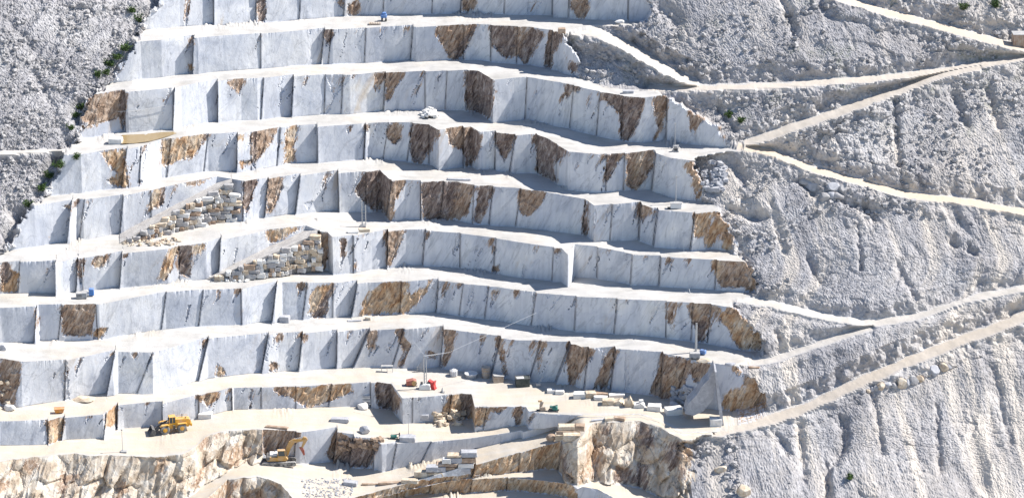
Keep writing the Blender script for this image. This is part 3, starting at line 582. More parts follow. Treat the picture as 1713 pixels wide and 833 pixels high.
for k in range(K+1):
    grid_obj('quarry_floor', cls == 200+k, M_FLOOR, dict(warm=WARM), f'white dusty bench floor of the quarry, {ord_[k]} from the top')
for i, (nm, cl, hw) in enumerate(ROADS):
    sandy = np.full((NR, NU), {0: .6, 3: .7, 6: .4, 2: .3, 1: .3, 7: .25}.get(i, .1))
    grid_obj('haul_road', cls == 300+i, M_ROAD, dict(sandy=sandy, edge=sst((near-.65)/.35)), 'pale dusty haul road, '+nm)
grid_obj('hillside', cls == 1, M_SCREE, dict(warm=WARM*.35, green=GRN*0, dust=DUST), 'grey rubble hillside left of the quarry')
greenr = np.clip(fbm(UU/30, VV/30, 4, 411)*3-.5, 0, 1)*(VV < 230)
grid_obj('scree_slope', cls == 2, M_SCREE, dict(warm=WARM, green=greenr*.6, dust=DUST), 'pale scree slopes right of the quarry')

# the white valley floor in front of and below the quarry, and the rest of the mountain's foot
zb = float(Z[-1].min())-3; zf = float(Y[-1].min())
n = 90; ex = 2600.
bm = bmesh.new(); xs_ = np.linspace(-ex, ex, n); ys_ = np.concatenate([np.linspace(zf+14, zf-160, 24), np.linspace(zf-200, -3000, 40)])
gv = [[bm.verts.new((float(x_), float(y_), zb+float(fbm(np.array([x_/60.]), np.array([y_/60.]), 3, 5)[0])*3-max(0, (zf-float(y_))*.03))) for x_ in xs_] for y_ in ys_]
for i in range(len(ys_)-1):
    for j in range(n-1): bm.faces.new((gv[i][j], gv[i+1][j], gv[i+1][j+1], gv[i][j+1]))
me = bpy.data.meshes.new('ground'); bm.to_mesh(me); bm.free(); me.materials.append(M_ROAD)
o = bpy.data.objects.new('ground', me); C.objects.link(o); o['kind'] = 'structure'; o['label'] = 'pale gravel valley floor below the quarry'
print('GROUND', zb, zf)
# ------------------------------------------------------------------ finding the ground under a spot of the photograph
_pu, _pv = project(X, Y, Z)
def ground(u, v):
    i = int(round((u-U0)/DU)); col = _pv[:, i]
    idx = np.nonzero((col[:-1] <= v) & (col[1:] > v))[0]
    if len(idx) == 0: idx = [int(np.argmin(abs(col-v)))]
    best = min(idx, key=lambda r: Y[r, i])
    t = float(np.clip((v-col[best])/max(1e-6, col[min(best+1, NR-1)]-col[best]), 0, 1)); b2 = min(best+1, NR-1)
    z = float(Z[best, i]*(1-t)+Z[b2, i]*t)
    p = at_z(u, v, z); return Vector((float(p[0]), float(p[1]), z))
def on_plane(u, v, y):                             # point seen at (u, v) on the upright plane at depth y
    dx, dy, dz = ray(u, v); t = (y-CY)/dy
    return Vector((dx*t, y, CZ+dz*t))
M1 = DIST/FPX                                      # metres per photo pixel
# ------------------------------------------------------------------ mesh helpers
class MB:
    def __init__(s): s.bm = bmesh.new()
    def box(s, c, d, rot=None, taper=1., bev=0.):
        r = bmesh.ops.create_cube(s.bm, size=1); vs = r['verts']
        for v in vs:
            k_ = taper if v.co.z > 0 else 1
            v.co = Vector((v.co.x*d[0]*k_, v.co.y*d[1]*k_, v.co.z*d[2]))
        if bev:
            es = list({e for v in vs for e in v.link_edges})
            r2 = bmesh.ops.bevel(s.bm, geom=es, offset=bev, segments=1, affect='EDGES'); vs = list({v for f in r2['faces'] for v in f.verts} | {v for v in vs if v.is_valid})
        M = Matrix.Translation(c) @ (rot.to_4x4() if rot else Matrix.Identity(4))
        for v in vs: v.co = M @ v.co
        return s
    def tube(s, a, b, r, r2=None, n=10):
        a = Vector(a); b = Vector(b); d = b-a
        q_ = bmesh.ops.create_cone(s.bm, cap_ends=True, segments=n, radius1=r, radius2=r if r2 is None else r2, depth=d.length)
        M = Matrix.Translation((a+b)/2) @ d.to_track_quat('Z', 'Y').to_matrix().to_4x4()
        for v in q_['verts']: v.co = M @ v.co
        return s
    def prism(s, pts, y0, y1):                     # outline in x, z swept along y
        a = [s.bm.verts.new((x, y0, z)) for x, z in pts]; b = [s.bm.verts.new((x, y1, z)) for x, z in pts]
        s.bm.faces.new(a); s.bm.faces.new(b[::-1])
        for i in range(len(pts)): j = (i+1) % len(pts); s.bm.faces.new((a[j], a[i], b[i], b[j]))
        return s
    def build(s, name, m, parent=None):
        bmesh.ops.recalc_face_normals(s.bm, faces=s.bm.faces)
        me = bpy.data.meshes.new(name); s.bm.to_mesh(me); s.bm.free(); me.materials.append(m)
        o = bpy.data.objects.new(name, me); C.objects.link(o)
        if parent: o.parent = parent
        return o
def thing(name, label, cat, loc, rz=0, group=None, sc=1.):
    o = bpy.data.objects.new(name, None); C.objects.link(o); o.location = loc; o.rotation_euler = (0, 0, rz); o.scale = (sc,)*3
    return tag(o, label, cat, group)
def tag(o, label, cat, group=None):
    o['label'] = label; o['category'] = cat
    if group: o['group'] = group
    return o
def paint(name, c, rough=.5, metal=0, dust=.45):   # painted steel under a film of marble dust
    dust = min(.9, dust*1.35); m = mat(name, rough=rough, metal=metal); q = NT(m)
    n = q.noise(q.coord(), .9, 7, .7); up = q.n('ShaderNodeNewGeometry'); sx_ = q.n('ShaderNodeSeparateXYZ'); q.l(up.outputs['Normal'], sx_.inputs[0])
    f = q.math('MULTIPLY', q.math('ADD', q.ramp(n, [(.4, g3(0)), (.7, g3(1))]), q.math('MULTIPLY', sx_.outputs[2], .4), True), dust, True)
    q.l(q.mix(f, c, (.62, .58, .52)), q.b.inputs['Base Color']); return m
P_YEL = paint('yellow_paint', (.72, .36, .02), dust=.22); P_ORG = paint('worn_yellow_paint', (.50, .27, .06), dust=.3); P_DGR = paint('dark_steel', (.035, .038, .05), dust=.25)
P_BLU = paint('blue_paint', (.06, .19, .48), dust=.2); P_RED = paint('red_paint', (.55, .03, .03), dust=.12); P_RBR = paint('rust_red_paint', (.33, .07, .04), dust=.2)
P_GRY = paint('grey_steel', (.30, .31, .33), dust=.4); P_WHT = paint('white_paint', (.66, .67, .68), dust=.3); P_GRN = paint('green_paint', (.01, .16, .13), dust=.15)
P_TYR = paint('tyre_rubber', (.09, .09, .09), .9, dust=.8); P_GLS = mat('dark_glass', (.03, .05, .06), .1, spec=.6); P_WOOD = paint('weathered_wood', (.38, .28, .20), .9, dust=.5)
P_ORC = paint('orange_paint', (.62, .24, .03), dust=.3); P_TANK = paint('black_plastic', (.02, .035, .035), dust=.1); P_GALV = paint('galvanised_steel', (.42, .43, .44), .5, .3, .2)
def stone_mat(name, a, b, c):
    m = mat(name, rough=.85, spec=.2); q = NT(m); v = q.coord(); n = q.noise(v, .9, 8, .68, .6)
    col = q.ramp(n, [(.3, a), (.52, b), (.72, c)]); q.l(col, q.b.inputs['Base Color']); q.bump(q.noise(v, 3, 6, .7), .5, .08); return m
S_WHT = stone_mat('white_block_stone', (.60, .58, .55), (.72, .70, .67), (.79, .775, .75)); S_TAN = stone_mat('tan_block_stone', (.40, .28, .18), (.58, .49, .38), (.68, .64, .57))
S_GRY = stone_mat('grey_block_stone', (.30, .30, .32), (.43, .43, .45), (.56, .56, .57)); S_BRN = stone_mat('brown_block_stone', (.22, .15, .11), (.40, .29, .21), (.55, .46, .38))
S_SCR = stone_mat('scree_stone', (.27, .26, .265), (.40, .385, .38), (.54, .52, .50))
SM = dict(w=S_WHT, t=S_TAN, g=S_GRY, b=S_BRN)
# ------------------------------------------------------------------ ramps with dry stone retaining walls
def ramp_wall(lo, hi, k0, k1, base, label_r, label_w, seed):
    ua, ub = lo[0][0], lo[-1][0]; n = 46
    us = np.linspace(ua, ub, n); vlo = itp(lo, us); vhi = itp(hi, us)
    z0 = float(np.interp(ua, US, FZ[k0])); z1 = float(np.interp(ub, US, FZ[k1]))
    bm = bmesh.new(); cols = []
    wy0 = [ground(u, v).y for u, v in base]        # foot of the wall on the floor below
    front = []
    for u, a, b in zip(us, vlo, vhi):
        t = (u-ua)/(ub-ua); z = z0+(z1-z0)*t**.95+.05
        pf = Vector([float(q_) for q_ in at_z(u, a, z)]); pb = Vector([float(q_) for q_ in at_z(u, b, z)])
        front.append(pf); col_ = []
        for j in range(12):
            p = pf.lerp(pb, j/8*1.15-.0)
            p.z += .12*float(vn(np.array([p.x*.8]), np.array([p.y*.8]), seed)[0]) + (.5*(j-9)/3 if j > 9 else 0)
            col_.append(bm.verts.new(p))
        foot = pf.copy(); foot.z = z0-1.5; foot.y += .6
        col_.insert(0, bm.verts.new(foot)); cols.append(col_)
    for c1, c2 in zip(cols, cols[1:]):
        for j in range(12): bm.faces.new((c1[j], c2[j], c2[j+1], c1[j+1]))
    me = bpy.data.meshes.new('gravel_ramp'); bm.to_mesh(me); bm.free(); me.materials.append(M_RAMP)
    o = bpy.data.objects.new('gravel_ramp', me); C.objects.link(o); o['kind'] = 'structure'; o['label'] = label_r
    # the wall: rough stones laid in courses, all of the same batter
    rnd = random.Random(seed)
    w = thing('retaining_wall', label_w, 'stone wall', front[len(front)//2]-Vector((0, 0, 4)))
    bpy.context.view_layer.update(); inv = w.matrix_world.inverted() if False else Matrix.Translation(-Vector(w.location))
    count = 0; zc = z0-.1; course = 0
    fx = [p.x for p in front]; fy = [p.y for p in front]; fzz = [p.z for p in front]
    while zc < z1+.2 and count < 100:
        hgt_ = rnd.uniform(.85, 1.2); x_ = float(np.interp(min(zc+hgt_*.55, z1), fzz, fx))+rnd.uniform(0, .7)
        while x_ < fx[-1] and count < 100:
            wd = rnd.choice([rnd.uniform(.6, 1.4), rnd.uniform(1.0, 2.9)])
            if rnd.random() < .93:
                yy = float(np.interp(x_+wd/2, fx, fy)); ztop = float(np.interp(x_+wd/2, fx, fzz))
                hh2 = min(hgt_*rnd.uniform(.85, 1.05), max(.5, ztop-zc+.25))
                c_ = Vector((x_+wd/2, yy-.10-.04*(ztop-zc)-rnd.uniform(0, .14), zc+hh2/2))
                b = stone_bm(wd*.95, 1.3, hh2, rnd, .17)
                ob = b.build('stone', rnd.choice([S_WHT, S_SCR, S_TAN, S_TAN, S_BRN, S_SCR, S_WHT]), w)
                ob.location = c_-Vector(w.location); ob.rotation_euler = (0, rnd.uniform(-.1, .1), rnd.uniform(-.12, .12)); count += 1
            x_ += wd
        zc += hgt_*.97; course += 1
    return front
def stone_bm(w, d, h, rnd, jit=.08, bev=.06):      # a quarried block: slightly skewed faces, broken arrises
    b = MB(); r = bmesh.ops.create_cube(b.bm, size=1)
    bmesh.ops.subdivide_edges(b.bm, edges=b.bm.edges[:], cuts=1, use_grid_fill=True)
    for v in b.bm.verts:
        v.co = Vector((v.co.x*w, v.co.y*d, v.co.z*h)) + Vector((rnd.uniform(-1, 1)*w, rnd.uniform(-1, 1)*d, rnd.uniform(-1, 1)*h))*jit*.6
    bmesh.ops.bevel(b.bm, geom=[e for e in b.bm.edges if len(e.link_faces) == 2 and e.calc_face_angle(0) > .6], offset=min(bev, .12*min(w, d, h)), segments=1, affect='EDGES')
    return b
def boulder_bm(w, d, h, rnd, flat=.25):
    b = MB(); bmesh.ops.create_icosphere(b.bm, subdivisions=3, radius=.5)
    pl = [Vector((rnd.gauss(0, 1), rnd.gauss(0, 1), rnd.gauss(0, 1))).normalized() for _ in range(11)]
    pd = [rnd.uniform(.3, .44) for _ in pl]
    for v in b.bm.verts:
        c = v.co.copy()
        for n_, d_ in zip(pl, pd):
            e = c.dot(n_)-d_
            if e > 0: c -= n_*e
        v.co = Vector((c.x*w*1.2, c.y*d*1.2, c.z*h*1.2))
    return b
M_RAMP = mat('gravel_ramp', rough=.95, spec=.1); q = NT(M_RAMP); v0 = q.coord()
q.l(q.ramp(q.noise(v0, .7, 8, .75), [(.3, (.36, .33, .31)), (.5, (.50, .47, .44)), (.7, (.60, .57, .53))]), q.b.inputs['Base Color']); q.bump(q.noise(v0, 3, 7, .75), .7, .15)
ramp_wall([(200, 407), (235, 387), (269, 368), (296, 351), (336, 330), (370, 312), (388, 305)], [(200, 393), (208, 384), (242, 361), (286, 334), (313, 315), (363, 297), (388, 292)], 5, 4, [(296, 393)],
          'grey gravel ramp climbing to the right on the left side of the quarry, upper one', 'rough dry stone wall of pale and tan blocks holding up the upper gravel ramp', 5)
ramp_wall([(345, 467), (390, 451), (464, 421), (497, 405), (531, 391)], [(345, 459), (370, 444), (430, 419), (450, 409), (512, 380), (531, 376)], 6, 5, [(430, 461)],
          'grey gravel ramp below the upper one, climbing right to the brown rock pillar', 'dry stone wall of pale blocks under the lower gravel ramp, left of the brown pillar', 6)

# ------------------------------------------------------------------ stone blocks lying about: (zoom, x0, y0, x1, y1, stone, base line or None, label)
QB = [
 (L3,158,312,192,335,'w',None,'left white cube block of the close pair in the shade right of the dark tank'),
 (L3,197,315,237,340,'w',None,'right white cube block of the close pair in the shade right of the dark tank'),
 (L3,283,325,340,360,'w',None,'pale squared block at the left end of the long row of blocks'),
 (L3,341,322,387,358,'t',None,'tan squared block, second from the left in the long row of blocks'),
 (L3,389,326,445,352,'b',None,'brownish flat block at the back, right of the tan second block of the row'),
 (L3,381,344,444,368,'w',None,'low white block in front of the brownish flat block of the row'),
 (L3,452,333,523,357,'w',None,'long white block at the back of the row, behind two tan blocks'),
 (L3,422,357,472,392,'t',None,'cream block in the front of the row, left of the tan block it touches'),
 (L3,470,357,524,392,'t',None,'tan block in front of the row, between the cream block and the pointed one'),
 (L3,526,345,567,400,'t',None,'tall pointed cream block standing upright in the row'),
 (L3,570,368,625,405,'w',None,'white block with a small stone on top, right of the tall pointed block'),
 (L3,637,383,698,420,'w',None,'squared white block second from the right end of the block row'),
 (L3,720,397,797,440,'w',None,'large smooth white block at the right end of the block row'),
 (L3,932,447,984,492,'w',None,'white block lying in the shadow at the foot of the thin leaning slab'),
 (L1,945,420,1006,456,'w',None,'white block on the tan floor against the low bench, right of the wheel loader'),
 (L2,475,375,527,415,'w',None,'rounded white boulder in front of the low bench near the stacked pallets'),
 (L2,355,446,432,474,'g',None,'long flat grey block on the tan floor right of the pools'),
 (L2,745,422,816,461,'g',None,'squared grey block against the foot of the white block under the crane'),
 (L2,45,488,143,503,'b',None,'flat brown slab on the tan floor above the excavator'),
 (L2,490,488,532,530,'g',None,'grey jagged boulder beside the broken rock, left of the dark drilling machine'),
 (L2,680,531,751,567,'g',None,'grey squared block at the foot of the thin pole on the lower bench edge'),
 (L2,415,748,474,776,'g',None,'grey squared block at the left end of the lowest bench edge'),
 (L2,500,760,572,771,'b',None,'thin brown slab on the lowest bench edge beside the grey block'),
 (L2,580,752,682,768,'b',None,'long brown slab on the lowest bench edge, middle one'),
 (L2,690,738,762,762,'t',None,'tan sloping slab on the lowest bench edge at the foot of the block stack'),
 (R1,543,678,607,718,'w',None,'white block at the left end of the brown pool'),
 (R3,218,135,255,168,'b',None,'brown square block on the crest at the right end of the second bench'),
 (R3,500,95,552,122,'w',None,'white rounded boulder near the foot of the top bench, left of the rubble slope'),
 (R3,540,446,598,467,'g',None,'low grey block on the white bench beside the start of the right road'),
 (R6,115,762,160,802,'g',None,'grey cube block in the recess at the foot of a middle bench, left side'),
 (R6,540,768,568,790,'t',None,'small tan cube block at the foot of the orange rock patch'),
 (R6,450,785,520,798,'g',None,'low dark slab just left of the small tan cube block'),
 (R6,945,82,1065,97,'g',None,'long flat slab lying on the white bench above the brown rock faces'),
 (R6,505,328,560,352,'t',None,'tan low block at the foot of the twin mast'),
 (R6,450,342,504,360,'w',None,'pale low block left of the twin mast foot'),
 (L3,872,166,938,187,'t',None,'flat tan rock beside the blue box on the right side of the quarry'),
 (L3,1005,186,1055,204,'g',None,'flat grey rock between the flat tan rock and the small brown crest slab'),
 (L3,1118,205,1166,217,'b',None,'small brown slab at the crest where the right link track starts'),
 (L3,370,455,430,466,'g',None,'thin grey slab on the cliff crest, left of two tan blocks'),
 (L3,432,446,474,466,'t',None,'tan block on the cliff crest, left one of two side by side'),
 (L3,476,443,526,465,'b',None,'tan brown block on the cliff crest, right one of two side by side'),
 (L3,960,678,1014,714,'t',None,'tan boulder on the pale scree below the bottom road'),
 (L3,1064,770,1120,833,'t',None,'large cream boulder at the bottom edge on the scree below the bottom road'),
 (L1,340,352,440,372,'t',None,'low heap like tan slab at the foot of the tall white face, left side'),
 (L1,0,103,28,133,'g',None,'grey boulder at the left edge of the picture on a white bench'),
 (L1,20,385,66,420,'w',None,'white boulder at the foot of the rough brown rock at the left edge'),
 # stacks: base = photo row where the bottom course stands
 (L2,750,705,806,738,'t',738,'cream block at the lower left foot of the big block stack'),
 (L2,806,710,879,736,'t',738,'cream wide block of the bottom course of the big stack'),
 (L2,806,683,858,710,'g',738,'grey block lying on the cream wide block at the left of the big stack'),
 (L2,880,705,936,730,'t',738,'tan block in the bottom course, middle of the big stack'),
 (L2,938,690,1012,719,'g',738,'wide dark grey block at the lower right of the big stack'),
 (L2,858,684,896,709,'g',738,'small grey block in the middle of the big stack'),
 (L2,897,684,938,706,'b',738,'small brown block in the middle of the big stack'),
 (L2,856,668,946,684,'b',738,'long thin brown slab lying across the middle of the big stack'),
 (L2,882,646,919,670,'w',738,'white small block on the long thin brown slab of the big stack'),
 (L2,920,640,970,668,'g',738,'blue grey block beside the white small block of the big stack'),
 (L2,958,666,1029,691,'w',738,'pale block at the right of the big stack, above the wide dark grey block'),
 (L2,970,640,1036,666,'b',738,'brown block second from the top at the right of the big stack'),
 (L2,970,613,1043,639,'g',738,'grey flat block at the very top right of the big stack'),
 (L2,905,627,968,641,'t',738,'thin cream slab at the top of the big stack, left of its top block'),
 (L3,236,533,310,564,'t',566,'long tan block at the bottom right of the small stack by the ramp'),
 (L3,196,531,234,562,'t',566,'squared cream block at the bottom middle of the small stack by the ramp'),
 (L3,158,536,198,567,'b',566,'tan rounded block at the bottom left of the small stack by the ramp'),
 (L3,205,512,306,532,'b',566,'long brown block in the middle course of the small stack by the ramp'),
 (L3,212,490,290,511,'t',566,'long tan block on top of the small stack by the ramp'),
 (L3,292,488,334,516,'b',566,'small brown block at the top right of the small stack by the ramp'),
]
for n_, (zm, x0, y0, x1, y1, st, bl, lab) in enumerate(QB):
    ox, oy, s_ = zm; rnd = random.Random(n_*7+1)
    u0, v0_, u1, v1 = x0/s_+ox, y0/s_+oy, x1/s_+ox, y1/s_+oy
    w = (u1-u0)*M1; hp = (v1-v0_)*M1; flat = hp < .45*w
    d = min(w*.75, hp*1.1) if not bl else min(w*.8, 1.8)
    h = max(.35, (hp-d*sp*.9)/cp)
    if bl:
        g0 = ground((u0+u1)/2, bl/s_+oy); y_ = g0.y
        p = on_plane((u0+u1)/2, v1, y_); p.y += d/2
        h = max(.4, (hp-.1*d)/cp)*.98
    else:
        g0 = ground((u0+u1)/2, v1); p = g0+Vector((0, d/2*.9, -.08))
    rounded = any(k_ in lab for k_ in ('boulder', 'rounded', 'flat tan rock', 'flat grey rock', 'jagged', 'heap'))
    if rounded: b = boulder_bm(w*1.02, max(d, w*.6), h*1.15, rnd)
    elif 'pointed' in lab: b = MB(); b.prism([(-w/2, -h/2), (w/2, -h/2), (w*.35, h*.1), (w*.12, h*.5), (-w*.1, h*.25), (-w*.45, h*.1)], -d/2, d/2)
    else: b = stone_bm(w, d, h, rnd, .07)
    o = b.build('boulder' if rounded else 'stone_block', SM[st]); o.location = p+Vector((0, 0, h/2)); o.rotation_euler = (0, 0, rnd.uniform(-.25, .25) if not bl else rnd.uniform(-.05, .05))
    tag(o, lab, 'boulder' if rounded else 'stone block')
    if lab.startswith('white block with a small'):
        s2 = stone_bm(w*.35, d*.4, h*.35, rnd, .1).build('stone_block', S_WHT); s2.location = o.location+Vector((.3, 0, h*.66)); tag(s2, 'small stone lying on top of a white block of the long row', 'stone block')
# row of boulders under the bottom road and the cluster under the sandy road
BR = [(457,333,9),(480,330,10),(500,322,9),(520,318,11),(545,312,17),(575,306,16),(605,306,15),(640,303,22),(668,292,15),(698,283,19),(728,278,15),(790,242,24),(818,232,13),(842,220,18),(868,216,12)]
nth = ['leftmost', 'second from the left', 'third from the left', 'fourth from the left', 'fifth from the left', 'sixth from the left', 'seventh from the left', 'eighth from the left', 'eighth from the right', 'seventh from the right', 'sixth from the right', 'fifth from the right', 'fourth from the right', 'third from the right', 'rightmost'][:15]
nth = nth[:7]+['middle one']+nth[8:] if False else nth
names = ['leftmost', 'second from the left', 'third from the left', 'fourth from the left', 'fifth from the left', 'sixth from the left', 'seventh from the left', 'middle one', 'seventh from the right', 'sixth from the right', 'fifth from the right', 'fourth from the right', 'third from the right', 'second from the right', 'rightmost']
for i, (x_, y_, r_) in enumerate(BR):
    rnd = random.Random(300+i); p = ground(1283+x_/2.842, 540+y_/2.842); w = r_*2/2.842*M1
    o = boulder_bm(w*1.1, w, w*1.1, rnd).build('boulder', [S_SCR, S_TAN, S_GRY][i % 3]); o.location = p+Vector((0, .2*w, w*.22)); tag(o, 'pale boulder in the row under the bottom road, '+names[i], 'boulder', 'boulders in a row under the bottom road')
CB = [(200,100,30,'upper left one by the dark hollow'),(235,115,34,'second from the left'),(288,175,26,'lowest and roundest one'),(320,160,20,'small one right of the lowest one'),(355,165,24,'right one beside the dark hollow'),(330,125,26,'topmost one in the middle'),(385,130,22,'rightmost one')]
for i, (x_, y_, r_, lb) in enumerate(CB):
    rnd = random.Random(340+i); p = ground(1283+x_/2.974, 270+(y_+20)/2.974); w = r_*2/2.974*M1
    o = boulder_bm(w*1.2, w, w*.9, rnd).build('boulder', S_GRY if i % 2 else S_SCR); o.location = p+Vector((0, .3*w, w*.15)); tag(o, 'grey boulder in the cluster under the sandy road, '+lb, 'boulder', 'boulders clustered under the sandy road')
# heaps of broken rubble: too many stones to count
def heap(u0, v0_, u1, v1, n, smax, m, lab, seed, zup=0.):
    rnd = random.Random(seed); B = bmesh.new()
    for i in range(n):
        u = rnd.uniform(u0, u1); v = rnd.uniform(v0_, v1); p = ground(u, v); s_ = smax*rnd.uniform(.25, 1)**1.6
        b = stone_bm(s_*rnd.uniform(.8, 1.5), s_, s_*rnd.uniform(.6, 1), rnd, .2)
        M = Matrix.Translation(p+Vector((0, 0, s_*.3+zup*(1-abs(2*(u-u0)/(u1-u0)-1))))) @ Matrix.Rotation(rnd.uniform(0, 3), 4, 'Z') @ Matrix.Rotation(rnd.uniform(-.6, .6), 4, 'X')
        me_ = bpy.data.meshes.new('t'); b.bm.transform(M); b.bm.to_mesh(me_); b.bm.free(); B.from_mesh(me_); bpy.data.meshes.remove(me_)
    me = bpy.data.meshes.new('rubble'); B.to_mesh(me); B.free(); me.materials.append(m)
    o = bpy.data.objects.new('rubble', me); C.objects.link(o); o['kind'] = 'stuff'; o['label'] = lab; return o
heap(704, 189, 732, 199, 60, 1.0, S_WHT, 'heap of white broken rubble on the bench left of the brown corner', 1, .8)
heap(727, 690, 775, 712, 80, 1.3, S_TAN, 'tan rubble spilling from the broken bench under the crane', 2)
heap(205, 400, 300, 412, 90, .8, S_TAN, 'small stones strewn along the foot of the upper stone wall', 3)
heap(345, 464, 420, 472, 60, .7, S_WHT, 'small stones strewn along the foot of the lower stone wall', 4)
heap(565, 735, 640, 752, 60, 1.2, S_BRN, 'brown broken stones at the edge of the excavator pit', 5)
heap(1120, 650, 1160, 690, 60, 1.3, S_GRY, 'grey rubble at the foot of the brown face beside the leaning slab', 7)
heap(1175, 270, 1215, 320, 70, 1.4, S_GRY, 'dark grey rubble where the right benches meet the slope', 8)
heap(-60, 640, 22, 690, 60, 1.3, S_TAN, 'brown and white rubble at the left edge', 9)
heap(505, 800, 590, 832, 420, .34, S_GRY, 'grey gravel bank beside the road going down at the bottom', 10)
# loose stones scattered over the slopes
def scatter(n, box, smax, m, lab, seed, cond):
    rnd = random.Random(seed); B = bmesh.new(); k_ = 0
    protos = []
    for i in range(6):
        b = boulder_bm(1, 1, .8, rnd) if False else stone_bm(1, .9, .75, rnd, .22); me_ = bpy.data.meshes.new('t'); b.bm.to_mesh(me_); b.bm.free(); protos.append(me_)
    VS = []; FS = []; off = 0
    data = []
    for me_ in protos: data.append((np.array([v.co[:] for v in me_.vertices]), [tuple(p_.vertices) for p_ in me_.polygons])); bpy.data.meshes.remove(me_)
    while k_ < n:
        u = rnd.uniform(box[0], box[2]); v = rnd.uniform(box[1], box[3]); i = int(round((u-U0)/DU)); r = int(np.searchsorted(VV[:, i], v)); r = min(r, NR-1)
        if not cond(r, i, u, v): continue
        k_ += 1; p = Vector((X[r, i], Y[r, i], Z[r, i])); s_ = .16+smax*rnd.random()**7
        M = np.array((Matrix.Rotation(rnd.uniform(0, 6), 3, 'Z') @ Matrix.Rotation(rnd.uniform(-.7, .7), 3, 'X'))); vs, fs = data[rnd.randrange(6)]
        VS.append((vs*s_) @ M.T + np.array((p.x, p.y-.1, p.z+s_*.15))); FS += [tuple(a+off for a in f) for f in fs]; off += len(vs)
    me = bpy.data.meshes.new('loose_stones'); me.from_pydata(np.concatenate(VS).tolist(), [], FS); me.materials.append(m)
    o = bpy.data.objects.new('loose_stones', me); C.objects.link(o); o['kind'] = 'stuff'; o['label'] = lab
out = lambda r, i, u, v: W[r, i] < .3 and near[r, i] > 1.2 and fan[r, i] < .8 and (fbm(np.array([u/40]), np.array([v/40]), 3, 77)[0] > -.12)
scatter(3000, (950, 0, 1713, 260), .9, S_SCR, 'loose pale stones over the upper right slopes', 1, out)
scatter(1500, (1150, 250, 1713, 833), .9, S_SCR, 'loose pale stones over the lower right slopes', 2, out)
scatter(2600, (0, 0, 280, 430), .8, S_SCR, 'loose pale stones over the left hillside', 3, out)
# ------------------------------------------------------------------ pool of brown water
M_WAT = mat('muddy_water', (.34, .25, .13), .12, spec=.5)
zw = None; pts = [(204, 226), (240, 224.5), (270, 221.5), (290, 220.5), (296, 223.5), (272, 231), (249, 237), (225, 240), (203, 240.5)]
zw = max(ground(u, v).z for u, v in pts[4:8])*.4 + float(np.interp(240, US, FZ[3]))*.6 + .12
bm = bmesh.new(); bm.faces.new([bm.verts.new([float(a) for a in at_z(u, v, zw)]) for u, v in pts]); me = bpy.data.meshes.new('water'); bm.to_mesh(me); bm.free(); me.materials.append(M_WAT)
o = bpy.data.objects.new('water', me); C.objects.link(o); o['kind'] = 'structure'; o['label'] = 'pool of still brown water on a bench at the upper left'
# ------------------------------------------------------------------ machines (built facing -X, metres)
def V3(*a): return Vector(a)
def wheel(par, x, y, r, w, m_rim):
    b = MB(); b.tube((x, y-w/2, r), (x, y+w/2, r), r, n=28)
    for i in range(22):                            # tread lugs
        a = i*math.tau/22; b.box((x+math.cos(a)*r, y, r+math.sin(a)*r), (.16, w*.96, .14), Matrix.Rotation(-a, 3, 'Y'))
    wh = MB().tube((x, y-w*.3, r), (x, y+w*.3, r), r*.62, n=24).build('wheel', P_DGR, par)
    b.build('tyre', P_TYR, wh); s = -1 if y < 0 else 1
    rm = MB(); rm.tube((x, y+s*w*.38, r), (x, y+s*w*.54, r), r*.5, n=24); rm.tube((x, y+s*w*.5, r), (x, y+s*w*.62, r), r*.2, n=14)
    rm.build('rim', m_rim, wh)
p = ground(287, 722)
t = thing('wheel_loader', 'yellow wheel loader with dark bucket lowered, driving left on the tan floor', 'wheel loader', p+V3(0, .4, .02), math.radians(17), sc=.9)
for x in (-1.75, 2.25):
    for y in (-1.15, 1.15): wheel(t, x, y, 1.02, .78, P_YEL)
b = MB(); b.prism([(.2, 1.0), (3.9, 1.0), (4.35, 1.5), (4.35, 1.75), (3.9, 2.0), (.2, 1.9)], -.75, .75); b.build('rear_frame', P_YEL, t)
b = MB(); b.prism([(-2.9, 1.0), (-.3, .8), (.4, 1.0), (.4, 1.7), (-.8, 2.1), (-2.3, 1.8)], -.6, .6); b.build('front_frame', P_YEL, t)
b = MB(); b.prism([(.9, 1.95), (4.25, 1.9), (4.3, 2.75), (3.9, 3.0), (.9, 3.15)], -.85, .85); hood = b.build('engine_hood', P_YEL, t)
g_ = MB(); [g_.box((4.31, 0, 2.1+i*.15), (.05, 1.3, .06)) for i in range(5)]; g_.build('grille', P_DGR, hood)
g_ = MB(); g_.box((2.6, -.87, 2.5), (1.5, .03, .5)); g_.build('side_panel', P_ORG, hood)
b = MB(); b.tube((2.6, .3, 3.0), (2.6, .3, 4.0), .09); b.build('exhaust_pipe', P_DGR, t)
b = MB(); b.tube((3.3, -.3, 2.95), (3.3, -.3, 3.35), .16); b.build('air_filter', P_DGR, t)
b = MB(); b.prism([(-.75, 1.95), (.85, 1.95), (.85, 3.7), (-.45, 3.7), (-.75, 3.0)], -.72, .72); cab = b.build('cab', P_GLS, t)
b = MB(); b.box((.15, 0, 3.78), (1.6, 1.6, .16), bev=.04); b.build('roof', P_YEL, cab)
b = MB()
for y in (-.74, .74):
    b.tube((-.72, y, 1.95), (-.5, y, 3.72), .06); b.tube((.85, y, 1.95), (.85, y, 3.72), .07); b.tube((.2, y, 1.95), (.2, y, 3.72), .05); b.box((.05, y, 2.1), (1.65, .06, .35))
b.build('cab_frame', P_YEL, cab)
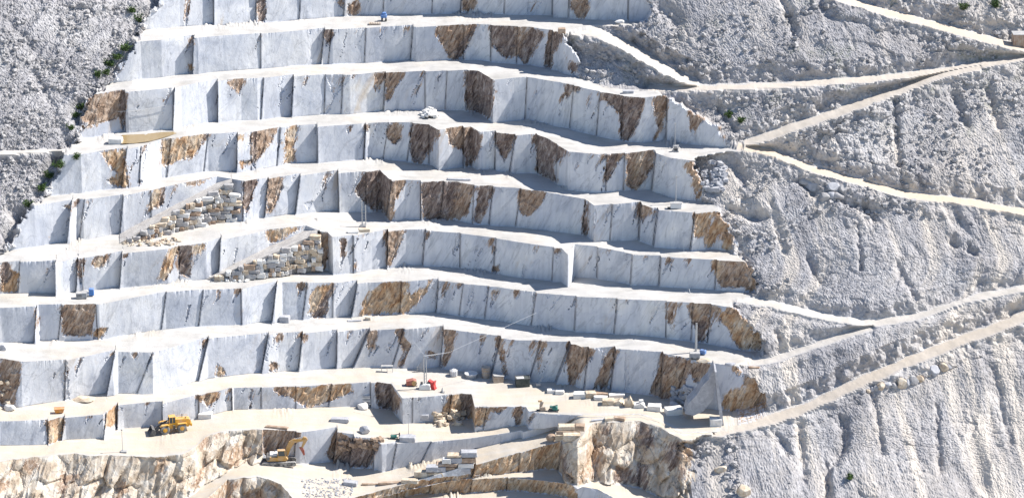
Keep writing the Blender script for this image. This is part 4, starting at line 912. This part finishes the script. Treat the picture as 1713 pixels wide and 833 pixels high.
for y in (-1.15, 1.15):
    b = MB(); b.prism([(1.1, 1.9), (1.3, 2.25), (3.2, 2.25), (3.5, 1.9), (3.2, 2.12), (1.4, 2.12)], y-.42, y+.42); b.build('mudguard', P_YEL, t)
    b = MB(); b.prism([(-2.9, 1.9), (-2.5, 2.2), (-1.1, 2.3), (-.7, 2.0), (-1.1, 2.15), (-2.4, 2.08)], y-.42, y+.42); b.build('mudguard', P_YEL, t)
for y in (-.6, .6):
    b = MB(); b.prism([(-.9, 2.35), (-.7, 2.65), (-2.2, 2.25), (-4.15, .85), (-4.25, .45), (-3.8, .55), (-2.2, 1.8)], y-.13, y+.13); b.build('lift_arm', P_DGR, t)
b = MB(); b.prism([(-2.6, 2.5), (-2.2, 2.65), (-2.7, 1.4), (-3.0, 1.3)], -.14, .14); b.tube((-1.0, 0, 2.2), (-2.5, 0, 2.5), .12); b.tube((-2.9, 0, 1.4), (-4.1, 0, 1.2), .09); b.build('tilt_linkage', P_DGR, t)
b = MB(); b.prism([(-4.1, .1), (-5.6, .02), (-5.6, .10), (-4.6, .3), (-4.25, .7), (-4.3, 1.25), (-4.75, 1.6), (-4.6, 1.62), (-4.1, 1.3), (-3.95, .7)], -1.45, 1.45)
for y in (-1.45, 1.45): b.prism([(-4.1, .1), (-5.5, .05), (-5.2, .5), (-4.7, 1.6), (-4.1, 1.3), (-3.95, .7)], y-.05, y+.05)
bk = b.build('bucket', P_DGR, t)
b = MB(); [b.box((-5.65, -1.3+i*.37, .07), (.3, .12, .08)) for i in range(8)]; b.build('bucket_teeth', P_GRY, bk)
b = MB()
for y in (-.85, .85):
    b.tube((1.3, y, 3.1), (1.3, y, 3.5), .03); b.tube((3.9, y, 2.9), (3.9, y, 3.4), .03); b.tube((1.3, y, 3.5), (3.9, y, 3.4), .03)
b.tube((4.4, -.8, 1.6), (4.4, -.8, 2.6), .03); b.tube((4.4, -.4, 1.6), (4.4, -.4, 2.6), .03); b.build('handrail', P_YEL, t)
b = MB(); b.box((4.5, 0, 1.45), (.45, 1.9, .7), bev=.06); b.build('counterweight', P_YEL, t)
b = MB(); [b.box((.45, -1.0, .7+i*.35), (.5, .3, .05)) for i in range(4)]; [b.box((x, -1.0, 1.2), (.05, .3, 1.2)) for x in (.2, .7)]; b.build('ladder', P_DGR, t)
# excavator facing +X with hydraulic hammer
p = ground(468, 773.5)
t = thing('excavator', 'worn yellow tracked excavator with red hammer on its arm, in the lower pit', 'excavator', p+V3(0, -.6, .0), math.radians(4), sc=.92)
for y, n_ in ((-1.35, 0), (1.35, 1)):
    ln = 3.6
    pts_ = [(-ln+.3*math.cos(a)*1.4, .5+.5*math.sin(a)) for a in np.linspace(math.pi/2, 3*math.pi/2, 8)]+[(ln-.2+.3*1.4*math.cos(a), .5+.5*math.sin(a)) for a in np.linspace(-math.pi/2, math.pi/2, 8)]
    b = MB(); b.prism(pts_, y-.3, y+.3); tr = b.build('track', P_TYR, t)
    [MB().box((-ln+i*.36+.2, y, 1.02), (.26, .62, .07)).build('track_shoe', P_GRY, tr) for i in range(20)]
    [MB().tube((-2.9+i*.95, y-.33, .4), (-2.9+i*.95, y+.33, .4), .22, n=14).build('roller', P_DGR, tr) for i in range(7)]
b = MB(); b.box((0, 0, .75), (3.2, 2.1, .5)); b.tube((0, 0, .9), (0, 0, 1.25), .9, n=24); b.build('undercarriage', P_DGR, t)
b = MB(); b.prism([(-2.7, 1.25), (1.5, 1.25), (2.0, 1.6), (1.6, 2.1), (-.2, 2.15), (-2.5, 2.3), (-2.9, 1.9)], -1.3, 1.3); b.build('upper_body', P_ORG, t)
b = MB(); b.box((-2.5, 0, 1.9), (1.0, 2.65, 1.1), bev=.2); b.build('counterweight', P_DGR, t)
b = MB(); b.box((-1.3, .2, 2.5), (1.8, 1.9, .55), bev=.08); eh = b.build('engine_cover', P_WHT, t)
b = MB(); b.tube((-1.0, .7, 2.7), (-1.0, .7, 3.4), .08); b.build('exhaust_pipe', P_DGR, eh)
b = MB(); b.prism([(-.3, 2.1), (1.5, 2.1), (1.65, 2.6), (1.25, 3.7), (-.3, 3.75)], -1.3, -.35); cab = b.build('cab', P_GLS, t)
b = MB(); b.box((.5, -.82, 3.8), (1.75, 1.05, .12)); [b.tube((x, y, 2.1), (x*.9, y, 3.78), .06) for x in (-.3, 1.45) for y in (-1.3, -.36)]; b.box((.6, -1.31, 2.3), (1.9, .04, .4)); b.build('cab_frame', P_ORG, cab)
b = MB(); b.prism([(1.1, 1.5), (1.9, 1.6), (2.6, 3.6), (3.6, 5.15), (6.0, 5.55), (6.3, 5.9), (3.5, 6.05), (2.3, 5.4), (1.7, 4.2)], .05, .55); bo = b.build('boom', P_ORG, t)
b = MB(); b.tube((1.9, .3, 1.8), (3.2, .3, 4.7), .14); b.tube((3.4, .3, 5.9), (5.3, .3, 6.4), .12); b.build('hydraulic_cylinder', P_GRY, bo)
b = MB(); b.prism([(5.3, 6.0), (5.6, 6.5), (6.2, 6.4), (6.6, 5.8), (5.3, 3.6), (5.0, 3.7), (5.5, 5.2)], .1, .5); b.build('stick', P_ORG, t)
b = MB(); b.prism([(4.6, 3.85), (5.4, 3.95), (5.75, 3.0), (5.85, 2.0), (5.5, 1.95), (5.05, 3.0)], .08, .52); hm = b.build('rock_hammer', P_RBR, t)
b = MB(); b.tube((5.68, .3, 2.0), (5.95, .3, .25), .11, .06); b.build('chisel', P_GRY, hm)

# masts and poles, each on its own foot
def mast(u, vb, vt, r, lab, twin=False, m=P_GALV, arm=None):
    g0 = ground(u, vb); h = (vb-vt)*M1/cp
    t = thing('floodlight_mast' if twin else 'mast', lab, 'mast', g0)
    b = MB(); b.tube((0, 0, -.3), (0, 0, h), r, r*.8)
    if twin:
        b.tube((.8, 0, -.3), (.8, 0, h*.85), r*.8)
        for i in range(7): b.tube((0, 0, h*(.1+.11*i)), (.8, 0, h*(.1+.11*i)), .05)
    b.build('pole', m, t)
    b = MB(); b.box((.2, 0, .15), (1.3, 1.0, .5), bev=.05); b.build('foot', P_GRY, t)
    if arm is not None: b = MB(); b.tube((0, 0, h*.97), (arm[0], 0, h*.97+arm[1]), r*.6); b.build('arm', m, t)
    b = MB(); b.box((0, -.1, h), (.35, .25, .25)); b.build('lamp_head', P_GRY, t)
    return t
mast(139.8, 488, 444, .10, 'thin mast standing on the grey machine box of the left bench')
mast(606, 379, 337, .13, 'tall twin pole mast on the middle bench, above the long white face', True)
mast(1130.5, 341, 297, .10, 'thin mast above the white box on the right bench')
mast(1164, 590, 543, .26, 'thick grey pole beside the blue box on the right side')
mast(1129, 246, 208, .08, 'thin pole on the small winch near the three way road junction')
mast(205.5, 756, 720, .07, 'thin pole on the bottom left bench edge, below the wheel loader')
mast(683.5, 729, 693, .06, 'hair thin pole standing on the grey block of the lower bench edge')
mast(590, 803, 770, .05, 'hair thin pole at the left end of the lowest bench edge') if False else None
def put(name, lab, cat, u, v, rz=0, sc=1.): return thing(name, lab, cat, ground(u, v)+V3(0, .3, 0), rz, sc=sc)
# left bench: generator box and blue compressor
t = put('generator', 'grey rectangular generator box under the thin mast on the left bench', 'generator', 136, 500, .15)
b = MB(); b.box((0, .2, .75), (2.3, 1.3, 1.2), bev=.06); bd = b.build('housing', P_GRY, t); b = MB(); [b.box((-.9+i*.22, -.47, .8), (.1, .04, .7)) for i in range(5)]; b.build('grille', P_DGR, bd)
b = MB(); [b.box((x, .2, .08), (.25, 1.4, .18)) for x in (-.9, .9)]; b.build('skid', P_DGR, t)
t = put('compressor', 'small blue and white compressor beside the grey generator on the left bench', 'compressor', 153, 496, .1)
b = MB(); b.box((0, 0, 1.0), (1.1, 1.1, 1.5), bev=.1); b.build('housing', P_BLU, t); b = MB(); b.box((-.9, 0, .5), (.9, .9, .7), bev=.1); b.build('tank', P_WHT, t)
# top bench: blue drilling machine with its tool laid down
t = put('drilling_machine', 'small bright blue drilling machine on the white bench near the top', 'drilling machine', 642, 36.5)
b = MB(); b.box((0, 0, 1.3), (1.5, 1.2, .9), bev=.2); b.box((.1, 0, 1.9), (.9, .9, .5), bev=.1); b.build('body', P_BLU, t)
b = MB(); b.box((-.4, 0, .4), (.4, 1.2, .6)); b.box((.5, 0, .4), (.4, 1.2, .6)); b.build('leg', P_DGR, t); b = MB(); b.tube((-.5, -.4, .3), (-1.5, -.5, .2), .1); b.tube((.7, 0, 1.7), (1.1, 0, 1.9), .08); b.build('drill_arm', P_GRY, t)
t = put('shadow_shape', 'flat grey brown shadow shape added on the ground left of the blue drilling machine', 'shadow_shape', 627, 41.5)  # slatted shape added as the shadow the blue machine casts to its left
b = MB(); [b.box((-1.2+i*.4, 0, .3), (.3, 1.6, .08)) for i in range(7)]; b.build('shadow_slat', P_WOOD, t); b = MB(); [b.box((0, y, .13), (2.8, .15, .24)) for y in (-.7, 0, .7)]; b.build('shadow_runner', P_WOOD, t)
# right benches
t = put('control_cabin', 'white box cabin under the thin mast on the right bench', 'cabin', 1130, 349.5)
b = MB(); b.box((.1, 0, .65), (2.4, 1.2, 1.1), bev=.05); b.build('housing', P_WHT, t); b = MB(); b.box((.1, 0, 1.25), (2.6, 1.35, .12)); b.build('roof', P_GRY, t); b = MB(); b.box((-1.4, -.3, .2), (.7, .5, .35)); b.build('step', P_DGR, t)
t = put('winch', 'small dark winch on the white bench near the three way road junction', 'winch', 1130, 255)
b = MB(); b.box((0, 0, .2), (1.4, 1, .3)); [b.box((x, 0, .6), (.15, .9, .9)) for x in (-.5, .5)]; b.build('frame', P_GRY, t); b = MB(); b.tube((-.45, 0, .7), (.45, 0, .7), .38, n=16); b.build('drum', P_DGR, t)
t = put('machine_trailer', 'grey box trailer at the foot of the thick grey pole on the right', 'trailer', 1162, 601)
b = MB(); b.box((0, 0, .85), (2.2, 1.2, 1.2), bev=.05); b.build('body', P_GRY, t)
for x in (-.6, .6):
    w_ = MB(); w_.tube((x, -.68, .3), (x, -.5, .3), .3, n=16); w_.build('wheel', P_TYR, t)
t = put('generator', 'small bright blue generator right of the thick grey pole', 'generator', 1176, 593.5, -.5)
b = MB(); b.box((0, 0, .6), (1.3, .9, .9), bev=.1); b.build('housing', P_BLU, t); b = MB(); b.tube((.3, 0, 1.0), (.3, 0, 1.35), .07); b.build('exhaust_pipe', P_DGR, t)
# left low bench: small orange skip
t = put('skip_bin', 'small orange skip bin alone on the white bench at the lower left', 'skip bin', 99, 691, .15)
b = MB(); b.prism([(-.8, .2), (.8, .2), (1.05, 1.0), (-1.05, 1.0)], -.6, .6); bn = b.build('bin', P_ORC, t); b = MB(); [b.box((0, y, 1.0), (2.2, .1, .12)) for y in (-.6, .6)]; b.build('rim', P_ORC, bn); b = MB(); [b.box((x, 0, .1), (.2, 1.0, .2)) for x in (-.5, .5)]; b.build('foot', P_DGR, t)
# derrick crane with boom line, concrete base
p = ground(711, 652)
t = thing('derrick_crane', 'slender grey derrick crane with white ballast base on the white working floor', 'crane', p+V3(0, .5, 0))
H = (652-598)*M1/cp
b = MB(); b.tube((-.15, 0, .5), (-.15, 0, H), .13); b.tube((.35, 0, .5), (.3, 0, H*.98), .09); [b.tube((-.15, 0, .8+i*.7), (.33, 0, 1.15+i*.7), .04) for i in range(8)]; b.build('mast', P_GALV, t)
b = MB(); b.box((0, 0, .65), (2.7, 1.5, 1.3), taper=.8, bev=.15); b.build('ballast_base', S_WHT, t)
b = MB(); b.tube((0, 0, H), (5.2, -.2, H+.9), .10, .05); b.tube((0, 0, H-.5), (2.6, -.1, H+.4), .05); b.build('boom', P_WHT, t)
b = MB(); b.tube((0, 0, H), (-2.2, 1.5, H+2.6), .025, n=5); b.tube((5.2, -.2, H+.9), (24, 9.5, H+6.2), .03, n=5); b.build('guy_rope', P_WHT, t)
b = MB(); b.box((-.7, -.3, 1.55), (.5, .5, .5), bev=.05); b.build('winch', P_DGR, t)
t = put('scaffold_poles', 'bundle of upright grey steel poles just left of the derrick crane', 'scaffold', 703, 622.5)
b = MB(); [b.tube((-.6+.3*i, 0, 0), (-.5+.3*i, 0, 1.4+.35*i), .07) for i in range(5)]; b.build('pole', P_GALV, t); b = MB(); b.tube((-1, 0, .5), (1, 0, .6), .06); b.tube((-1, 0, 1.1), (1, 0, 1.2), .05); b.build('rail', P_GALV, t)
t = put('saw_machine', 'rust red wire saw machine left of the derrick crane', 'wire saw', 688, 645.5, .1)
b = MB(); b.prism([(-1.1, .3), (1.0, .3), (1.1, 1.2), (.4, 1.5), (-1.1, 1.2)], -.7, .7); b.build('body', P_RBR, t); b = MB(); b.tube((.6, -.85, .8), (.6, -.72, .8), .55, n=20); b.build('drive_wheel', P_ORG, t); b = MB(); [b.box((0, y, .15), (2.6, .15, .15)) for y in (-.6, .6)]; b.build('rail', P_DGR, t)
t = put('saw_machine', 'bright red wire saw machine right of the derrick crane', 'wire saw', 722, 650.5, -.4)
b = MB(); b.prism([(-.3, .2), (.9, .2), (.7, 1.0), (.9, 1.9), (.3, 1.6), (-.6, 2.0), (-.8, 1.2)], -.5, .5); b.build('body', P_RED, t); b = MB(); b.tube((-.5, -.62, 1.3), (-.5, -.5, 1.3), .4, n=18); b.build('drive_wheel', P_DGR, t); b = MB(); b.box((.2, 0, .12), (1.6, 1.1, .2)); b.build('base', P_RED, t)
t = put('steel_rack', 'low open grey steel rack standing against the white face left of the crane', 'rack', 647.5, 623.5)
b = MB(); [b.tube((x, 0, 0), (x, 0, 1.4), .06) for x in (-1.2, 0, 1.2)]; b.tube((-1.4, 0, 1.4), (1.4, 0, 1.4), .07); [b.tube((x, .8, 0), (x, .8, 1.4), .05) for x in (-1.2, 1.2)]; b.build('frame', P_GALV, t); b = MB(); b.box((0, .4, 1.42), (2.6, .8, .05)); b.build('top', P_GRY, t)
t = put('cone_marker', 'small grey pointed steel marker on the white floor right of the crane', 'marker', 740, 657)
b = MB(); b.tube((0, 0, .05), (0, 0, 1.2), .35, .04, n=12); b.build('cone', P_GRY, t); b = MB(); b.box((0, 0, .05), (.9, .9, .1)); b.build('base', P_DGR, t)
# tanks in the shade
t = put('ribbed_tank', 'white ribbed round tank in the shade, right of the crane', 'tank', 759, 629)
b = MB(); b.tube((0, 0, .1), (0, 0, 1.2), .85, n=20); b.tube((0, 0, 1.2), (0, 0, 1.55), .85, .3, n=20); tk = b.build('tank', P_WHT, t)
b = MB(); [b.tube((.88*math.cos(a), .88*math.sin(a), .1), (.88*math.cos(a), .88*math.sin(a), 1.35), .05, n=6) for a in np.linspace(0, math.tau, 13)[:-1]]; b.build('cage', P_GRY, tk)
t = put('water_tub', 'low wide grey white tub in the shade between ribbed tank and brown barrel', 'tub', 788, 632)
b = MB(); b.tube((0, 0, .05), (0, 0, .95), 1.2, 1.35, n=24); b.build('tub', P_GRY, t); b = MB(); b.tube((0, 0, .95), (0, 0, 1.05), 1.42, n=24); b.build('rim', P_WHT, t)
t = put('barrel_tank', 'tall pale brown barrel tank against the face, beside the low tub', 'tank', 813, 632)
b = MB(); b.tube((0, 0, .05), (0, 0, 2.45), .95, n=24); tk = b.build('tank', P_WOOD, t); b = MB(); [b.tube((0, 0, z), (0, 0, z+.1), .99, n=24) for z in (.5, 1.3, 2.1)]; b.build('hoop', P_GRY, tk)
t = put('storage_crate', 'pale brown crate with open lid, left of the dark tank', 'crate', 833, 639, .2)
b = MB(); b.box((0, 0, .75), (2.2, 1.5, 1.4), bev=.04); cr = b.build('crate', P_WOOD, t); b = MB(); b.box((.1, 0, 1.55), (2.35, 1.6, .1), Matrix.Rotation(.12, 3, 'Y')); b.build('lid', P_GRY, cr)
t = put('water_tank', 'dark green black open square tank standing in the shade at the bench foot', 'tank', 874, 645.5, .12)
b = MB(); b.box((0, 0, .95), (3.0, 2.0, 1.8), bev=.05); tk = b.build('tank', P_TANK, t); b = MB(); b.box((0, -.95, 1.9), (3.1, .12, .12)); b.box((0, .95, 1.9), (3.1, .12, .12)); b.box((-1.5, 0, 1.9), (.12, 2.0, .12)); b.box((1.5, 0, 1.9), (.12, 2.0, .12)); b.build('rim', P_DGR, tk); b = MB(); b.box((-.5, 0, 1.88), (1.6, 1.2, .06)); b.build('water', P_WHT, tk)
t = put('hand_pump', 'small grey pump with a leaning handle right of the dark tank', 'pump', 901, 647)
b = MB(); b.box((0, 0, .45), (1.0, .8, .7), bev=.08); b.build('body', P_GRY, t); b = MB(); b.tube((0, 0, .6), (1.0, .3, 2.3), .07); b.build('handle', P_GALV, t)
# two drills on the lower white bench, one in the pit edge
t = put('rock_drill', 'tan rock drill on the white lower bench, left of the green one', 'rock drill', 906, 688, .2)
b = MB(); b.box((.2, 0, .65), (1.2, .9, 1.0), bev=.15); b.box((0, 0, 1.7), (.6, .6, 1.2), Matrix.Rotation(.3, 3, 'Y'), bev=.1); b.build('body', P_WOOD, t); b = MB(); b.box((-.3, 0, 2.3), (.9, .4, .4), bev=.08); b.build('drill_head', P_ORG, t); b = MB(); [b.box((0, y, .12), (2.0, .25, .22)) for y in (-.45, .45)]; b.build('track', P_DGR, t)
t = put('rock_drill', 'dark green rock drill on the white lower bench, right of the tan one', 'rock drill', 926, 688, -.2)
b = MB(); b.box((.3, 0, .7), (1.1, .9, .8), bev=.12); b.box((-.5, 0, .9), (.6, .6, .5), bev=.1); b.build('body', P_GRN, t); b = MB(); b.tube((-.2, -.2, 1.1), (.9, -.2, 1.5), .12); b.build('drill_head', P_GRN, t); b = MB(); [b.box((0, y, .15), (2.2, .25, .28)) for y in (-.45, .45)]; b.build('track', P_DGR, t)
t = put('rock_drill', 'black and green drilling rig on the bench edge by the hair thin pole', 'rock drill', 661, 734.5)
b = MB(); b.box((-.3, 0, .6), (1.3, .8, .6), bev=.1); b.build('body', P_GRN, t); b = MB(); b.box((.9, 0, .7), (.25, .25, 1.4)); b.tube((-1.0, 0, .8), (.8, 0, 1.1), .08); b.build('drill_mast', P_DGR, t); b = MB(); b.tube((-.9, -.2, .15), (-4.9, .4, .35), .06); b.build('hose', P_DGR, t); b = MB(); [b.box((-.2, y, .12), (1.6, .2, .22)) for y in (-.4, .4)]; b.build('track', P_DGR, t)
# pallets of sawn slabs
t = put('slab_stack', 'small stack of flat grey slabs against the low bench, beside the white boulder', 'slab stack', 613, 676)
for i in range(6):
    MB().box((0.05*(i % 2), 0, .16+i*.36), (1.9-.05*i, 1.1, .24)).build('slab', S_GRY if i % 2 else S_WHT, t)
# weathered shed at the right edge
t = put('site_shed', 'small brown wooden shed beside the top right road', 'shed', 1707, 77)
b = MB(); b.box((.4, 0, 1.4), (4.4, 2.6, 2.8)); sh = b.build('wall', P_WOOD, t); b = MB(); b.box((.4, 0, 2.87), (4.7, 2.9, .14), Matrix.Rotation(.04, 3, 'X')); b.build('roof', P_GRY, t)
b = MB(); b.box((1.2, -1.32, 1.6), (.9, .05, .7)); b.build('window', P_DGR, sh); b = MB(); b.box((-.6, -1.32, 1.1), (.9, .05, 1.9)); b.build('door', P_WOOD, sh)
b = MB(); [b.box((-1.8+i*.44, -1.33, 1.4), (.03, .03, 2.7)) for i in range(11)]; b.build('batten', P_RBR, sh)
# thin leaning slab at the end of the bench and the block behind it
g1 = ground(1209, 712); yb = g1.y
def plate(name, pix, y0, y1, m, lab, cat):
    a = [on_plane(u, v, y0) for u, v in pix]; bb = [on_plane(u, v, y0)+V3(0, y1-y0, 0) for u, v in pix]
    b = MB(); A = [b.bm.verts.new(p_) for p_ in a]; Bv_ = [b.bm.verts.new(p_) for p_ in bb]; b.bm.faces.new(A); b.bm.faces.new(Bv_[::-1])
    for i in range(len(pix)): j = (i+1) % len(pix); b.bm.faces.new((A[j], A[i], Bv_[i], Bv_[j]))
    return tag(b.build(name, m), lab, cat)
plate('marble_slab', [(1196, 622), (1199, 622), (1203, 650), (1207, 680), (1211, 711), (1207, 712), (1203, 690), (1200, 665)], yb, yb+4.5, S_GRY, 'thin grey slab standing on edge at the right end of the lowest tall bench', 'stone slab')
plate('marble_block', [(1146, 692), (1150, 676), (1166, 660), (1176, 644), (1186, 634), (1195, 614), (1197, 640), (1193, 668), (1176, 688), (1160, 695)], yb+2.5, yb+6.5, S_GRY, 'pale leaning wedge of marble just left of the thin upright grey slab', 'stone block')
# hoses on the faces
def hose(pix, r, lab, m=P_WHT):
    pts_ = [ground(u, v)+V3(0, -.35, .05) for u, v in pix]; b = MB()
    for a, c in zip(pts_, pts_[1:]): b.tube(a, c, r, n=6)
    tag(b.build('hose', m), lab, 'hose')
hose([(197, 186.5), (215, 186), (235, 184), (256, 181), (279, 176), (301, 170.5)], .05, 'white hose sagging across the shaded face above the brown pool')
hose([(1143, 396), (1144, 420), (1146, 445), (1150, 470), (1154, 489)], .05, 'white hose hanging down the two right benches below the white cabin')
# ------------------------------------------------------------------ shrubs along the left edge of the quarry and on the slopes
M_LEAF = mat('leaves', rough=.8, spec=.2); q = NT(M_LEAF)
q.l(q.ramp(q.noise(q.coord(), 1.5, 4, .7), [(.3, (.035, .06, .02)), (.55, (.07, .12, .035)), (.75, (.12, .17, .06))]), q.b.inputs['Base Color'])
M_BARK = mat('bark', (.12, .09, .06), .9)
def shrub(u, v, r, lab, seed, dry=False):
    rnd = random.Random(seed); g0 = ground(u, v); t = thing('shrub', lab, 'shrub', g0+V3(0, -.2, -.1), group='shrubs on the quarry slopes')
    b = MB(); tips = []
    for i in range(9):
        a = rnd.uniform(0, math.tau); e = V3(math.cos(a)*r*rnd.uniform(.3, .9), math.sin(a)*r*.7*rnd.uniform(.3, .9), r*rnd.uniform(.4, 1.1)); b.tube((0, 0, 0), e, .05, .02, n=5); tips.append(e)
    b.build('stem', M_BARK, t)
    b = MB()
    for i in range(int(260*min(r, 2.2))):
        tp = rnd.choice(tips); c = tp*rnd.uniform(.35, 1.15)+V3(rnd.gauss(0, .22)*r, rnd.gauss(0, .2)*r, rnd.gauss(0, .18)*r); c.z = max(c.z, .02)
        s_ = rnd.uniform(.10, .22); n_ = V3(rnd.gauss(0, 1), rnd.gauss(0, 1), rnd.gauss(0, 1)+.6).normalized(); x_ = n_.orthogonal().normalized()*s_; y_ = n_.cross(x_).normalized()*s_*.7
        b.bm.faces.new([b.bm.verts.new(c+x_), b.bm.verts.new(c+y_), b.bm.verts.new(c-x_), b.bm.verts.new(c-y_)])
    me = bpy.data.meshes.new('foliage'); b.bm.to_mesh(me); b.bm.free(); me.materials.append(M_LEAF); o = bpy.data.objects.new('foliage', me); C.objects.link(o); o.parent = t
SH = [(232, 36, 1.7, 'dark green shrub left of the topmost bench end, the highest one'), (222, 20, 1.2, 'small dark shrub just above the highest shrub'), (209, 84, 1.5, 'bright green shrub at the left end of the second bench'), (196, 98, 1.4, 'dark shrub halfway down the left edge of the second bench'), (183, 110, 1.6, 'dark green shrub above the bright one at the foot of the second bench'),
      (163, 129, 1.4, 'bright green shrub at the left foot of the second bench'), (175, 124, 1.2, 'dark small shrub right of the bright green shrub at the second bench foot'), (124, 196, 1.5, 'bright green shrub on rubble left of the brown rock end'), (136, 182, 1.2, 'dark shrub touching the brown rock end'), (118, 216, 1.1, 'low dark shrub above the left track'),
      (128, 266, 1.2, 'green shrub just below the left track'), (99, 280, 1.5, 'green shrub at the upper left end of the fourth bench'), (84, 296, 1.4, 'dark green shrub below the left track, second lowest'), (70, 318, 1.5, 'dark shrub at the left foot of the fourth bench'), (48, 345, 1.1, 'lowest dark shrub on the left edge'),
      (1218, 196, 1.2, 'small green shrub on the rubble at the right end of the third bench'), (1240, 204, 1.0, 'small dark green shrub right of the third bench end'), (1612, 16, 1.4, 'dark green shrub high on the upper right slope'), (1664, 12, 1.3, 'dark green shrub near the top right corner'), (1421, 800, 1.0, 'lone green shrub on the scree at the bottom right'), (1182, 318, .9, 'small shrub in the dark rubble at the right end of the fourth bench')]
for i, (u, v, r, lab) in enumerate(SH): shrub(u, v, r, lab, 900+i)
